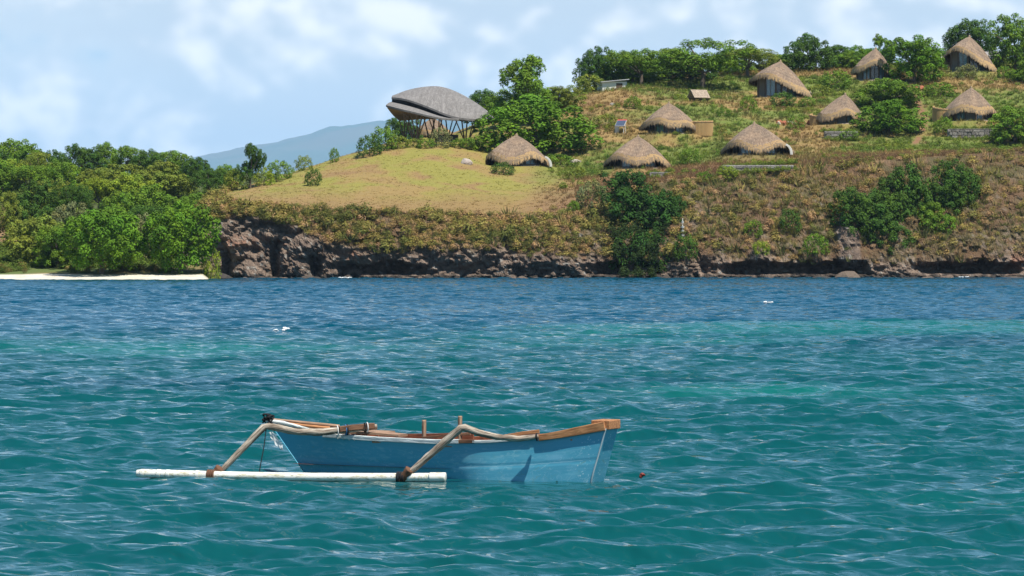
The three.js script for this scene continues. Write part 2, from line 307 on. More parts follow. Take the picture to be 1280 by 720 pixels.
// ---------------------------------------------------------------- the outrigger boat
{
  const B = thing('outrigger_boat', 'small blue wooden outrigger boat with one white float, afloat in the foreground', 'boat', BOAT_AT.toArray(), BOAT_TURN);
  const L = (u, y, D) => boatLocal(at(u, y, D));      // a point of the boat in its own axes
  const plane = (u, y, zl) => {                       // where a line of sight meets the boat's lengthwise plane z = zl
    const o = boatLocal(new THREE.Vector3(0, EYE, 0)), d = boatLocal(at(u, y, 50)).sub(o), k = (zl - o.z) / d.z; return d.multiplyScalar(k).add(o);
  };
  const paintMap = (() => {                           // old blue paint: brushed, scuffed pale near the water, a few open seams and runs
    const c = document.createElement('canvas'); c.width = 2048; c.height = 512; const g = c.getContext('2d'), r = seeded(21);
    g.fillStyle = 'rgb(80,164,192)'; g.fillRect(0, 0, 2048, 512);
    for (let k = 0; k < 900; k++) { const v = r(); g.globalAlpha = 0.05 + 0.08 * r(); g.fillStyle = v < 0.5 ? 'rgb(56,140,174)' : 'rgb(132,192,212)'; g.fillRect(r() * 2048, r() * 512, 20 + r() * 160, 2 + r() * 9); }
    g.lineCap = 'round';
    for (let k = 0; k < 640; k++) {                    // scuffs, thickest along the lower planks
      const x = r() * 2048, y = 352 - Math.pow(r(), 1.8) * 250, n = 3 + Math.floor(r() * 5); g.globalAlpha = 0.16 + 0.6 * r() * r(); g.strokeStyle = r() < 0.8 ? 'rgb(170,205,218)' : 'rgb(120,150,140)'; g.lineWidth = 0.8 + 2.6 * r(); g.beginPath(); g.moveTo(x, y);
      let px = x, py = y; for (let q = 0; q < n; q++) { px += (r() - 0.4) * 26; py += (r() - 0.55) * 24; g.lineTo(px, py); } g.stroke();
    }
    for (let k = 0; k < 60; k++) { const x = 1150 + r() * 860, y = 120 + r() * 220; g.globalAlpha = 0.06 + 0.12 * r(); g.fillStyle = 'rgb(150,200,222)'; g.beginPath(); g.ellipse(x, y, 20 + r() * 90, 6 + r() * 22, 0.3 * (r() - 0.5), 0, 7); g.fill(); }
    for (let k = 0; k < 130; k++) { const x = 150 + r() * 1500, y = 60 + r() * 200; g.globalAlpha = 0.10 + 0.16 * r(); g.fillStyle = 'rgb(175,205,215)'; g.beginPath(); g.ellipse(x, y, 6 + r() * 26, 3 + r() * 10, 0.9 * (r() - 0.5), 0, 7); g.fill(); }
    g.globalAlpha = 0.8; g.strokeStyle = 'rgb(176,208,220)'; g.lineWidth = 3; g.beginPath(); g.moveTo(1180, 222); for (let x = 1180; x < 1980; x += 30) g.lineTo(x, 222 - (x - 1180) * 0.02 + (r() - 0.5) * 5); g.stroke();
    for (let k = 0; k < 60; k++) { g.globalAlpha = 0.3 + 0.5 * r(); g.fillStyle = 'rgb(205,222,228)'; g.beginPath(); g.ellipse(1920 + r() * 110, 40 + r() * 450, 1 + 4 * r(), 1 + 5 * r(), 0, 0, 7); g.fill(); }
    for (let k = 0; k < 90; k++) { g.globalAlpha = 0.2 + 0.4 * r(); g.fillStyle = 'rgb(28,70,66)'; g.beginPath(); g.ellipse(r() * 2048, 345 + r() * 160, 4 + 20 * r(), 2 + 6 * r(), 0, 0, 7); g.fill(); }
    const t = new THREE.CanvasTexture(c); t.colorSpace = THREE.SRGBColorSpace; return t;
  })();
  const woodMap = (base, dark, seed) => texture(256, (u, v) => {
    const T = 6.2832, n = fbm(Math.cos(u * T) * 2.2 + seed, Math.sin(u * T) * 2.2, v * 5 * 1, 4), s = fbm(Math.cos(u * T) * 9 + seed, Math.sin(u * T) * 9, Math.sin(v * T) * 0.7 + seed, 4, 0.7);
    const k = clamp(0.5 + 1.6 * s + 0.8 * n); return mix3(dark, base, k);
  });
  const timber = (map) => new THREE.MeshStandardMaterial({ map, bumpMap: map, bumpScale: 0.006, roughness: 0.85 });
  const M = {
    paint: new THREE.MeshPhysicalMaterial({ map: paintMap, roughness: 0.42, clearcoat: 0.25, clearcoatRoughness: 0.35 }),
    pale: standard([0.42, 0.52, 0.56], 0.6), strip: timber(woodMap([0.92, 0.93, 0.92], [0.62, 0.66, 0.67], 3)),
    weathered: timber(woodMap([0.84, 0.80, 0.74], [0.36, 0.30, 0.25], 5)), brown: timber(woodMap([0.55, 0.40, 0.30], [0.26, 0.17, 0.12], 8)), rail: timber(woodMap([0.78, 0.56, 0.38], [0.52, 0.34, 0.21], 11)),
    inside: timber(woodMap([0.66, 0.40, 0.28], [0.44, 0.24, 0.16], 14)), plank: timber(woodMap([0.72, 0.60, 0.50], [0.50, 0.38, 0.30], 17)),
    pipe: new THREE.MeshPhysicalMaterial({ map: texture(256, (u, v) => { const T = 6.2832, n = fbm(Math.cos(u * T) * 1.5, Math.sin(u * T) * 1.5, v * 9, 5, 0.6), q = fbm(Math.cos(u * T) * 5 + 4, Math.sin(u * T) * 5, v * 22, 3); return mix3(mix3([0.93, 0.92, 0.89], [0.80, 0.77, 0.67], smooth(0.0, 0.35, n)), [0.50, 0.50, 0.38], 0.7 * smooth(0.22, 0.42, q + 0.5 * n)); }), roughness: 0.4 }), black: standard([0.012, 0.012, 0.014], 0.9), rope: standard([0.02, 0.022, 0.028], 0.95), cord: standard([0.62, 0.62, 0.60], 0.9), blueCord: standard([0.05, 0.16, 0.34], 0.8),
    rust: standard([0.14, 0.065, 0.035], 0.9), bag: new THREE.MeshPhysicalMaterial({ color: new THREE.Color().setRGB(0.75, 0.78, 0.8), roughness: 0.5, transmission: 0.35, thickness: 0 }),
  };
  // the hull: t runs from bow (0) to transom (1), v from the sheer (0) down to the keel (1)
  const xTop = (t) => mix(plane(343, 541, 0.08).x, plane(757, 538, 0.21).x, t), xKeel = (t) => mix(plane(398, 598, 0.05).x, plane(733, 606, 0.16).x, t);
  const sheer = (t) => table([[0, 0.60], [0.18, 0.565], [0.35, 0.535], [0.52, 0.52], [0.68, 0.545], [0.82, 0.615], [1, 0.735]], t);
  const half = (t) => table([[0, 0.055], [0.1, 0.19], [0.25, 0.32], [0.42, 0.385], [0.6, 0.385], [0.8, 0.31], [1, 0.215]], t);
  const shape = (t, v) => { const flare = mix(0.62, 1.07, smooth(0.45, 0.70, t)); return v < 0.75 ? mix(1, flare * 0.97, v / 0.75) : mix(flare * 0.97, 0.45 * flare, (v - 0.75) / 0.25); };
  const seam = (v) => -0.006 * Math.exp(-Math.pow((v - 0.42) / 0.012, 2));
  const skin = (side, inset) => (i, j) => {
    const t = i / 72, v = j / 36, y = mix(sheer(t), -0.28 - 0.02 * t + inset * 0.8, v), z = Math.max(0.01, half(t) * shape(t, v) + seam(v) + 0.004 * noise(t * 14, v * 3, 5) - inset);
    return { p: [mix(xTop(t), xKeel(t), v) + (t < 0.02 ? inset * 0.5 : 0), y, side * z], uv: [t, 1 - v] };
  };
  part('hull', mergeGeometries([grid(72, 36, skin(1, 0), false, true), grid(72, 36, skin(-1, 0), false, false), grid(72, 2, (i, j) => { const a = skin(j - 1 || 1, 0)(i, 36).p; return { p: [a[0], a[1], j === 1 ? 0 : (j - 1) * Math.abs(a[2])], uv: [i / 72, 0] }; }, false, true)]), M.paint, B);
  part('inner_planking', mergeGeometries([grid(66, 30, (i, j) => skin(1, 0.028)(4 + i, j), false, false), grid(66, 30, (i, j) => skin(-1, 0.028)(4 + i, j), false, true)]), M.inside, B);
  const quad = (f, nu, nv, flip) => grid(nu, nv, f, false, flip);
  part('transom', mergeGeometries([quad((i, j) => { const v = j / 20, p = skin(1, 0)(72, v * 36).p; return { p: [p[0] + 0.012, p[1], mix(-p[2], p[2], i / 8)], uv: [0.93 + 0.06 * i / 8, 1 - v] }; }, 8, 20, false), quad((i, j) => { const v = j / 20, p = skin(1, 0)(72, v * 36).p; return { p: [p[0] - 0.03, p[1], mix(-p[2], p[2], i / 8)], uv: [0.93 + 0.06 * i / 8, 1 - v] }; }, 8, 20, true)]), M.paint, B);
  part('stem_board', mergeGeometries([quad((i, j) => { const v = j / 12, p = skin(1, 0)(0, v * 36).p; return { p: [p[0] - 0.012, p[1], mix(-p[2], p[2], i / 2)], uv: [i / 2, v] }; }, 2, 12, true)]), M.paint, B);
  const bead = (side, t0, t1, n, w, h, lift, out = 0) => beam(Array.from({ length: n + 1 }, (_, k) => { const t = mix(t0, t1, k / n); return [xTop(t), sheer(t) + lift, side * (half(t) + out)]; }), w, h);
  part('corner_batten', limb([0, 0.35, 0.7, 1].map((v) => { const p = skin(1, 0)(72, v * 36).p; return [p[0] + 0.006, p[1], p[2] + 0.002]; }), [0.013, 0.012, 0.013], 6), M.pale, B);
  part('gunwale_strip', bead(1, 0.17, 0.59, 24, 0.05, 0.062, -0.006, 0.012), M.strip, B, 'worn white gunwale strip on the near side');
  part('gunwale_strip', bead(1, 0.63, 0.80, 10, 0.045, 0.04, -0.012, 0.010), M.strip, B);
  part('gunwale_strip', bead(-1, 0.05, 0.80, 30, 0.05, 0.05, 0.0), M.inside, B, 'orange-brown gunwale strip on the far side');
  part('gunwale_strip', bead(1, 0.585, 0.635, 4, 0.045, 0.05, -0.008, 0.010), M.brown, B, 'dark worn gap in the near gunwale strip');
  part('painted_edge', bead(1, 0.79, 0.995, 14, 0.05, 0.022, 0.0, 0.006), M.pale, B);
  const railPoints = (side, z1) => [[674, 549.5, 0.31], [700, 545.3, 0.285], [725, 540.6, 0.255], [756, 534.6, 0.225]].map(([u, y, z]) => { const p = plane(u, y - 3.2, z); return [p.x, p.y - 0.012, side * z]; });
  part('stern_rail', beam(railPoints(1), 0.065, [0.085, 0.10, 0.115, 0.125]), M.rail, B, 'light brown timber rail along the near side of the stern');
  part('stern_rail', beam(railPoints(-1), 0.065, [0.085, 0.1, 0.11, 0.12]), M.rail, B);
  { const a = plane(752, 532, 0.1), b = plane(770, 530, 0.1); part('stern_block', box(b.x - a.x + 0.06, 0.125, 0.40, (a.x + b.x) / 2 - 0.08, (a.y + b.y) / 2 + 0.0, 0.01, 0.012), M.rail, B); }
  // thwarts and floor
  for (const [t, w, dy] of [[0.22, 0.34, 0.03], [0.34, 0.16, -0.03], [0.55, 0.2, -0.05], [0.72, 0.22, -0.05], [0.88, 0.3, -0.06]]) part('thwart', box(w, 0.032, 2 * half(t) - 0.02, xTop(t), sheer(t) - 0.02 + dy, 0, 0.008), M.plank, B);
  part('bow_deck_plank', beam([plane(437, 541.5, 0.2), plane(470, 543.0, 0.2), plane(500, 545.8, 0.2)].map((p) => [p.x, p.y + 0.01, 0.1]), 0.3, 0.035), M.plank, B, 'greyish plank laid over the forward gunwales');
  part('bow_deck_plank', beam([plane(455, 540.5, -0.1), plane(488, 542, -0.1)].map((p) => [p.x, p.y + 0.015, -0.15]), 0.2, 0.03), M.plank, B);
  part('floor_board', grid(40, 6, (i, j) => { const t = 0.06 + 0.9 * i / 40; return { p: [xTop(t), 0.14, mix(-1, 1, j / 6) * half(t) * 0.86], uv: [t * 5, j / 6] }; }, false), M.inside, B);
  for (const t of [0.14, 0.28, 0.40, 0.48, 0.62, 0.76, 0.9]) for (const s of [-1, 1]) part('rib', beam([[xTop(t), sheer(t) + 0.005, s * (half(t) - 0.045)], [mix(xTop(t), xKeel(t), 0.4), 0.22, s * (half(t) * shape(t, 0.45) - 0.045)], [mix(xTop(t), xKeel(t), 0.5), 0.15, s * (half(t) * shape(t, 0.5) - 0.06)]], 0.035, 0.035, [1, 0, 0]), M.inside, B);
  for (const [u, y0, y1, D, r] of [[530, 524.5, 549, 49.95, 0.031], [575, 519.5, 540, 49.55, 0.031]]) { const a = L(u, y1, D), b = L(u, y0, D); part('upright_peg', mergeGeometries([limb([[a.x, a.y - 0.2, a.z], [a.x, (a.y + b.y) / 2, a.z], [b.x, b.y - 0.006, b.z]], [r, r * 1.02, r * 0.95], 10, 0.1, u)]), M.plank, B); }
  part('side_board', beam([L(592, 545.5, 49.75), L(540, 547, 50.05), L(493, 547.5, 50.3)], 0.03, 0.11), M.inside, B, 'reddish brown board inside the far side');
  part('side_board', beam([L(588, 542.5, 49.5), L(560, 544.5, 49.6), L(528, 547.5, 49.75)], 0.05, 0.035), M.brown, B);
  // booms: bent timbers over the hull and down to the float
  const boom = (pts, radii, mat, seed, label) => part('outrigger_boom', limb(pts.map(([u, y, D]) => L(u, y, D)), radii.map((q) => q * 0.76), 8, 0.24, seed, 44, 0.05), mat, B, label);
  const b1 = boom([[471, 533.5, 50.15], [430, 537.6, 50.05], [402, 540.2, 49.95], [372, 539.6, 49.85], [331, 532.8, 49.75], [266, 599.5, 49.58]], [0.050, 0.060, 0.066, 0.068, 0.068, 0.064, 0.060, 0.056, 0.048], M.weathered, 3, 'weathered bent boom at the bow, dark underneath');
  const b2 = boom([[673, 546, 48.86], [648, 548.4, 48.84], [620, 546.2, 48.83], [598, 541, 48.83], [577, 534.4, 48.83], [502, 599.8, 48.9]], [0.042, 0.052, 0.056, 0.060, 0.068, 0.070, 0.064, 0.058, 0.046], M.weathered, 9, 'pale grey bent boom amidships');
  part('boom_batten', beam([L(674, 539.5, 49.3), L(652, 542.0, 49.35), L(628, 545.2, 49.4)], 0.05, [0.055, 0.05, 0.03]), M.rail, B);
  part('boom_batten', beam([L(468, 532.2, 50.1), L(440, 534.6, 50.05), L(424, 536.6, 50.0)], 0.09, [0.075, 0.08, 0.075]), M.brown, B);
  const ring = (name, a, dir, R, r, mat) => { const g = new THREE.TorusGeometry(R, r, 6, 16); g.lookAt(dir); g.translate(a.x, a.y, a.z); return part(name, g, mat, B); };
  const along = (a, b) => new THREE.Vector3().subVectors(b, a).normalize();
  for (const [u, y, mat, R] of [[421.5, 539.2, M.cord, 0.078], [432, 537.4, M.blueCord, 0.07], [459, 534.3, M.cord, 0.066], [434, 537.2, M.black, 0.071], [456, 535, M.black, 0.066]]) ring('lashing', L(u, y, 50.05), along(L(u - 20, y + 1.2, 50), L(u + 20, y - 1.2, 50.1)), R, 0.009, mat);
  for (const [u, y] of [[424, 545.5], [431, 546.2], [438, 546.8], [445, 547.5]]) ring('lashing', plane(u, y - 0.6, 0.28).setZ(half(0.24) + 0.0), new THREE.Vector3(1, 0, 0), 0.042, 0.005, M.cord);
  ring('lashing', L(671, 546.4, 48.86), along(L(690, 545, 48.8), L(650, 548.6, 48.84)), 0.047, 0.012, M.black);
  // poles and cloth stowed from the bow elbow, with a black tie
  part('stowed_pole', limb([L(334, 523.8, 49.9), L(380, 528.4, 50.0), L(424, 533.2, 50.1)], [0.016, 0.02, 0.026], 8, 0.1, 2), M.plank, B);
  part('stowed_pole', limb([L(336, 526.0, 49.86), L(376, 531.8, 49.95), L(412, 535.4, 50.05)], [0.018, 0.022, 0.024], 8, 0.1, 4), M.rail, B);
  part('furled_cloth', limb([L(332, 525.6, 49.8), L(352, 528.4, 49.8), L(372, 533.0, 49.84), L(388, 536.4, 49.9)], [0.02, 0.028, 0.022, 0.006], 8, 0.5, 6), M.strip, B, 'strip of white cloth tied along the bow boom');
  const knot = []; { const r = seeded(4); for (let k = 0; k < 9; k++) { const c = L(334.5 + (r() - 0.5) * 6, 523 + (r() - 0.4) * 8, 49.8), a = r() * 6, b = 0.03 + 0.025 * r(); knot.push(limb([[c.x - b * Math.cos(a), c.y - b, c.z + 0.03], [c.x + b, c.y + b * Math.sin(a), c.z - 0.02], [c.x + b * Math.cos(a), c.y + 0.5 * b, c.z + 0.05], [c.x - b, c.y - 0.4 * b, c.z]], [0.011, 0.013, 0.013, 0.01], 6)); } }
  part('black_tie', mergeGeometries(knot), M.black, B);
  part('hanging_rope', limb([L(332.5, 537, 49.74), L(329.5, 560, 49.72), L(326, 578, 49.7), L(323.5, 594, 49.7)], [0.008, 0.008, 0.008], 6), M.rope, B, 'dark rope hanging from the bow boom into the water');
  part('plastic_sheet', grid(6, 10, (i, j) => { const q = j / 10, w = 0.5 + 0.5 * Math.sin(Math.PI * clamp(q * 1.1)), p = L(mix(338, 353, q) + (i / 6 - 0.5) * 9 * w, mix(540, 563, q), 50.3); return { p: [p.x, p.y, p.z + 0.05 * noise(i * 0.7, j * 0.5)], uv: [i / 6, q] }; }, false), M.bag, B, 'scrap of clear white plastic at the bow');
  // the float: a capped white pipe held under the booms
  const f0 = L(175, 591.8, 49.66), f1 = L(557, 596.8, 48.8), F = (q) => { const p = new THREE.Vector3().lerpVectors(f0, f1, q); p.y -= 0.022 * Math.sin(Math.PI * q); return p; };
  const float = part('float', limb([0, 0.1, 0.25, 0.5, 0.75, 0.9, 0.955].map(F), [0.058, 0.060, 0.060, 0.060, 0.060, 0.060, 0.060], 20, 0, 1, 48), M.pipe, B, 'white plastic pipe float on the near side');
  part('end_cap', limb([F(0.948), F(0.97), F(1)], [0.067, 0.068, 0.066], 20), M.pipe, float);
  part('end_cap', limb([F(-0.012), F(0.005), F(0.014)], [0.045, 0.060, 0.062], 20), M.pipe, float);
  for (const q of [0.062, 0.093, 0.19]) part('pipe_joint', limb([F(q - 0.006), F(q), F(q + 0.006)], [0.0635, 0.0645, 0.0635], 20), M.pipe, float);
  for (const [u, y, D, q] of [[266, 597.5, 49.58, 0.237], [503, 599.5, 48.9, 0.857]]) {
    const c = F(q), turns = [];
    for (const k of [-0.045, -0.02, 0.005, 0.03]) { const g = new THREE.TorusGeometry(0.069, 0.014, 6, 18); g.lookAt(along(f0, f1)); g.translate(c.x + k * 1.2, c.y, c.z); turns.push(g); }
    part('float_lashing', mergeGeometries(turns), q > 0.5 ? M.black : M.rust, B);
    const e = L(u, y, D); part('boom_end_wrap', limb([[e.x - 0.03, e.y - 0.02, e.z], [e.x + 0.03, e.y + 0.05, e.z], [e.x + 0.11, e.y + 0.14, e.z]], [0.058, 0.06, 0.058], 10, 0.3, q * 9), M.rust, B);
  }
}
{
  const p = at(803, 597.5, 49.7), t = thing('floating_debris', 'tiny dark red scrap floating just right of the blue boat', 'debris', [p.x, 0.03, p.z]);
  part('scrap', limb([[-0.03, -0.03, 0], [0, 0.02, 0], [0.035, 0.012, 0.02]], [0.022, 0.03, 0.014], 8, 0.4, 3), standard([0.22, 0.03, 0.02], 0.7), t);
}

// ---------------------------------------------------------------- thatched huts on their terraces
const thatchMap = texture(512, (u, v) => {             // bundles of dry grass, weathered grey-brown
  const T = 6.2832, s = fbm(Math.cos(u * T) * 14 + 3, Math.sin(u * T) * 14, v * 5, 4, 0.75), n = fbm(Math.cos(u * T) * 2 + 8, Math.sin(u * T) * 2, v * 6, 4), course = 0.5 + 0.5 * Math.sin(v * T * 5 + 2 * n);
  return mix3([0.50, 0.44, 0.39], [0.90, 0.82, 0.73], clamp(0.5 + 1.0 * s + 0.5 * n - 0.12 * course));
});
const HUT = {
  thatch: new THREE.MeshStandardMaterial({ map: thatchMap, bumpMap: thatchMap, bumpScale: 0.10, roughness: 1, vertexColors: true }),
  straw: standard([0.56, 0.38, 0.19], 1), oldStraw: standard([0.32, 0.235, 0.155], 1),
  timber: standard([0.105, 0.068, 0.044], 0.85), dark: standard([0.035, 0.028, 0.024], 0.9), board: standard([0.16, 0.145, 0.13], 0.85), curtain: standard([0.36, 0.40, 0.42], 0.9),
  glass: new THREE.MeshPhysicalMaterial({ color: new THREE.Color().setRGB(0.75, 0.88, 0.92), transmission: 1, thickness: 0, roughness: 0.03, ior: 1.5 }),
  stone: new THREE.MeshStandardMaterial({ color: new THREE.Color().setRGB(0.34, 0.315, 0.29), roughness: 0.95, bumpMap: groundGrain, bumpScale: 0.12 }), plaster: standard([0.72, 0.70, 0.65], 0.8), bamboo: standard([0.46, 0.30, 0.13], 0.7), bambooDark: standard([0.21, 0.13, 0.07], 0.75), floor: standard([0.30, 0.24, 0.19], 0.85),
};
const angle = (a, b) => { let d = (a - b) % (2 * Math.PI); if (d > Math.PI) d -= 2 * Math.PI; if (d < -Math.PI) d += 2 * Math.PI; return d; };
// angles round a hut: 0 faces the camera's side (+z), positive turns to the right
function makeHut({ label, u, y, D, w, apex, eave, arches, slip = 0, lean = [0, 0], seed, wall = 1.75, deep = 1, windows = [-0.9, 0.9], lop = 0 }) {
  const p = at(u, y, D), R = w * D / FOCAL / 2, H = (y - apex) * D / FOCAL;
  terraces.push([p.x, p.z, p.y, R * 0.98]);
  const t = thing('thatched_hut', label, 'hut', [p.x, p.y, p.z], 0, 'thatched huts on the hillside');
  const r = seeded(seed * 31 + 7);
  const rim = (a) => R * (1 + 0.05 * Math.cos(2 * a + seed) + 0.03 * noise(Math.cos(a) * 2 + seed, Math.sin(a) * 2)) * (Math.abs(Math.cos(a)) * (deep - 1) + 1);
  const low = (a) => { let e = eave - 0.15 - lop * Math.sin(a); for (const [c, width, rise] of arches) e += rise * Math.exp(-Math.pow(angle(a, c) / width, 2)); return e + 0.06 * noise(Math.cos(a) * 6, Math.sin(a) * 6, seed); };
  const fall = (q) => 0.05 * Math.sqrt(q) + 0.50 * q + 0.45 * q * q;
  const surface = (a, q, sink) => {
    const rr = rim(a) * q, e = low(a), yy = H - (H - e) * fall(q) - sink + 0.06 * noise(Math.sin(a) * 5 + seed, q * 6, Math.cos(a) * 5) * q;
    return [Math.sin(a) * rr + lean[0] * (1 - q), yy, Math.cos(a) * rr + lean[1] * (1 - q)];
  };
  const A = 64, Q = 18;
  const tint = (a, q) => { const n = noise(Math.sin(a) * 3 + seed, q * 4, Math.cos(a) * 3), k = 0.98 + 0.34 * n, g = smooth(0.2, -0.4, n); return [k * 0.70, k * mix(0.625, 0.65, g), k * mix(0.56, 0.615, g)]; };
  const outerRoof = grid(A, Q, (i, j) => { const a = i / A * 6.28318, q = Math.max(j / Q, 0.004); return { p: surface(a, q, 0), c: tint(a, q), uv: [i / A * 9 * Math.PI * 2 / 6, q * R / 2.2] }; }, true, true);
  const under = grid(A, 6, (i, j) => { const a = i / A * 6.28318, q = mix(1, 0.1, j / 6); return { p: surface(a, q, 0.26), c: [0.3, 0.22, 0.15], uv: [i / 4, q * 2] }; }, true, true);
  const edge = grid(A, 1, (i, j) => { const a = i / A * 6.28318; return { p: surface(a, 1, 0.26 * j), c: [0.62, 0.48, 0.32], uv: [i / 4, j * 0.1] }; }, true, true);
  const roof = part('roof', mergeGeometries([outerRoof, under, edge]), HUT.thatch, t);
  const tufts = (n, len, inset, mat, name) => {
    const P = [];
    for (let k = 0; k < n; k++) {
      const a = r() * 6.28318, q = 1 - inset * r(), c = surface(a, q, 0.0 + 0.1 * r()), l = len * (0.5 + r()), wd = 0.05 + 0.09 * r(), o = 0.10 * l + 0.03, sx = Math.cos(a), sz = -Math.sin(a), ox = Math.sin(a), oz = Math.cos(a), s = (r() - 0.5) * 0.25;
      P.push(c[0] - sx * wd + ox * 0.05, c[1] + 0.06, c[2] - sz * wd + oz * 0.05, c[0] + sx * wd + ox * 0.05, c[1] + 0.06, c[2] + sz * wd + oz * 0.05, c[0] + ox * (o + 0.04) + sx * s, c[1] - l, c[2] + oz * (o + 0.04) + sz * s);
    }
    const g = new THREE.BufferGeometry(); g.setAttribute('position', new THREE.Float32BufferAttribute(P, 3)); g.computeVertexNormals();
    return part(name, g, mat, roof);
  };
  tufts(1300, 0.34, 0.13, HUT.straw, 'straw_fringe'); tufts(700, 0.38, 0.03, HUT.oldStraw, 'dry_fringe');
  part('roof_peak', limb([[lean[0], H - 0.25, lean[1]], [lean[0], H + 0.02, lean[1]], [lean[0] + 0.02, H + 0.16, lean[1]]], [0.16, 0.13, 0.04], 8, 0.3, seed), HUT.oldStraw, roof);
  // floor, posts and wall panels under the roof
  const RW = R * 0.73;
  part('floor_slab', (() => { const g = new THREE.CylinderGeometry(R * 0.86, R * 0.9, 0.22, 28); g.scale(1, 1, deep); g.translate(0, 0.02, 0); return g; })(), HUT.floor, t);
  const panels = 12;
  const under1 = (a, q) => Math.max(0.6, surface(a, q, 0.3)[1]);
  for (let k = 0; k < panels; k++) {
    const a0 = (k + 0.5) / panels * 6.28318, a1 = (k + 1.5) / panels * 6.28318, am = (a0 + a1) / 2, h = Math.min(wall, Math.min(under1(a0, 0.75), under1(a1, 0.75), under1(am, 0.75)));
    const x0 = Math.sin(a0) * RW, z0 = Math.cos(a0) * RW * deep, x1 = Math.sin(a1) * RW, z1 = Math.cos(a1) * RW * deep, len = Math.hypot(x1 - x0, z1 - z0), turn = Math.atan2(x1 - x0, z1 - z0) - Math.PI / 2;
    const place = (o) => { o.position.set((x0 + x1) / 2, 0, (z0 + z1) / 2); o.rotation.y = turn; return o; };
    const glazed = windows.some((c) => Math.abs(angle(am, c)) < 0.42);
    if (glazed) {
      const win = place(part('window', mergeGeometries([box(0.07, h, 0.08, -len / 2 + 0.1, h / 2 + 0.1), box(0.07, h, 0.08, len / 2 - 0.1, h / 2 + 0.1), box(0.05, h, 0.07, 0, h / 2 + 0.1), box(len - 0.2, 0.09, 0.08, 0, h + 0.06), box(len - 0.2, 0.12, 0.09, 0, 0.19)]), HUT.board, t));
      for (const s of [-1, 1]) part('pane', box(len / 2 - 0.15, h - 0.1, 0.012, s * (len / 4 - 0.03), h / 2 + 0.12, 0, 0.004), HUT.glass, win);
      if (k % 2 === 0) part('curtain', grid(14, 2, (i, j) => ({ p: [mix(-len / 2 + 0.15, len / 2 - 0.15, i / 14), mix(0.16, h, j / 2), -0.16 + 0.04 * Math.sin(i * 1.7)], uv: [i, j] }), false), HUT.curtain, win);
    } else place(part('wall_panel', mergeGeometries([box(len - 0.1, h, 0.06, 0, h / 2 + 0.1), box(0.05, h, 0.085, -len / 4, h / 2 + 0.1), box(0.05, h, 0.085, len / 4, h / 2 + 0.1)]), HUT.board, t));
    part('post', limb([[x0 * 1.0, -0.1, z0], [x0, h * 0.6, z0], [x0 * 0.99, under1(a0, 0.75) + 0.12, z0 * 0.99]], [0.075, 0.07, 0.065], 7), HUT.timber, t);
  }
  for (const [c] of arches) for (const s of [-0.55, 0.55]) { const a = c + s * 0.8, x = Math.sin(a) * R * 0.93, z = Math.cos(a) * R * 0.93 * deep, h = under1(a, 0.95); part('porch_post', limb([[x, -0.15, z], [x * 0.995, h * 0.5, z * 0.995], [x * 0.99, h + 0.2, z * 0.99]], [0.07, 0.065, 0.06], 7), HUT.timber, t); }
  return t;
}
const FL = -0.75, FR = 0.62, BK = 3.1;
makeHut({ label: 'lowest left thatched hut on the lawn edge below the big round tree', u: 648, y: 208.5, D: 401, w: 84, apex: 168.5, eave: 0.5, arches: [[-1.0, 0.5, 0.95], [0.48, 0.42, 0.85], [BK, 0.5, 0.8]], lean: [-0.2, 0], seed: 1 });
makeHut({ label: 'thatched hut directly above the dark cliff tree', u: 797, y: 211.5, D: 398, w: 82, apex: 170, eave: 0.55, arches: [[-0.72, 0.55, 0.9], [0.58, 0.45, 0.8], [BK, 0.5, 0.8]], lean: [0.05, 0], seed: 2 });
makeHut({ label: 'thatched hut with the curved bamboo screen on its right', u: 836, y: 168, D: 420, w: 70, apex: 128.5, eave: 0.95, arches: [[-0.5, 0.5, 0.7], [0.6, 0.4, 0.35], [BK, 0.5, 0.7]], lean: [0, 0], seed: 3 });
makeHut({ label: 'wide thatched hut above the long stone terrace wall', u: 946, y: 195, D: 405, w: 88, apex: 153.5, eave: 0.6, arches: [[-0.75, 0.5, 0.9], [0.66, 0.4, 0.85], [BK, 0.5, 0.8]], lean: [-0.3, 0], seed: 4 });
makeHut({ label: 'tall thatched hut with open front high beside the spreading trees', u: 975, y: 123, D: 450, w: 78, apex: 76.5, eave: 1.35, lop: 1.0, arches: [[-0.45, 0.7, 1.0], [BK, 0.5, 0.7]], lean: [0.05, 0], seed: 5, wall: 2.6, windows: [-0.5, 0.1, 0.5] });
makeHut({ label: 'small steep thatched hut with pale windows left of the round bushy tree', u: 1091, y: 102, D: 465, w: 56, apex: 60.5, eave: 1.2, lop: 0.35, arches: [[0.05, 0.55, 1.35], [BK, 0.5, 0.7]], lean: [0.35, 0], seed: 6, wall: 2.6, windows: [-0.4, 0.1, 0.6] });
makeHut({ label: 'topmost thatched hut, its right eave sweeping low, near the picture\u2019s right edge', u: 1213, y: 91, D: 475, w: 70, apex: 45.5, eave: 1.2, lop: 0.9, arches: [[-0.55, 0.7, 1.5], [BK, 0.5, 0.7]], lean: [-0.15, 0], seed: 7, wall: 2.6, windows: [-0.6, 0, 0.5] });
makeHut({ label: 'thatched hut half hidden by the twin bushy trees on its right', u: 1050, y: 156, D: 428, w: 62, apex: 117.5, eave: 0.75, arches: [[0.15, 0.5, 0.85], [-1.3, 0.4, 0.3], [BK, 0.5, 0.7]], lean: [0.6, 0], seed: 8 });
makeHut({ label: 'thatched hut right of the red-brown footpath, above a grey terrace wall', u: 1210, y: 152, D: 430, w: 68, apex: 109.5, eave: 0.9, arches: [[-0.25, 0.55, 0.75], [0.9, 0.4, 0.6], [BK, 0.5, 0.7]], lean: [0.35, 0], seed: 9 });

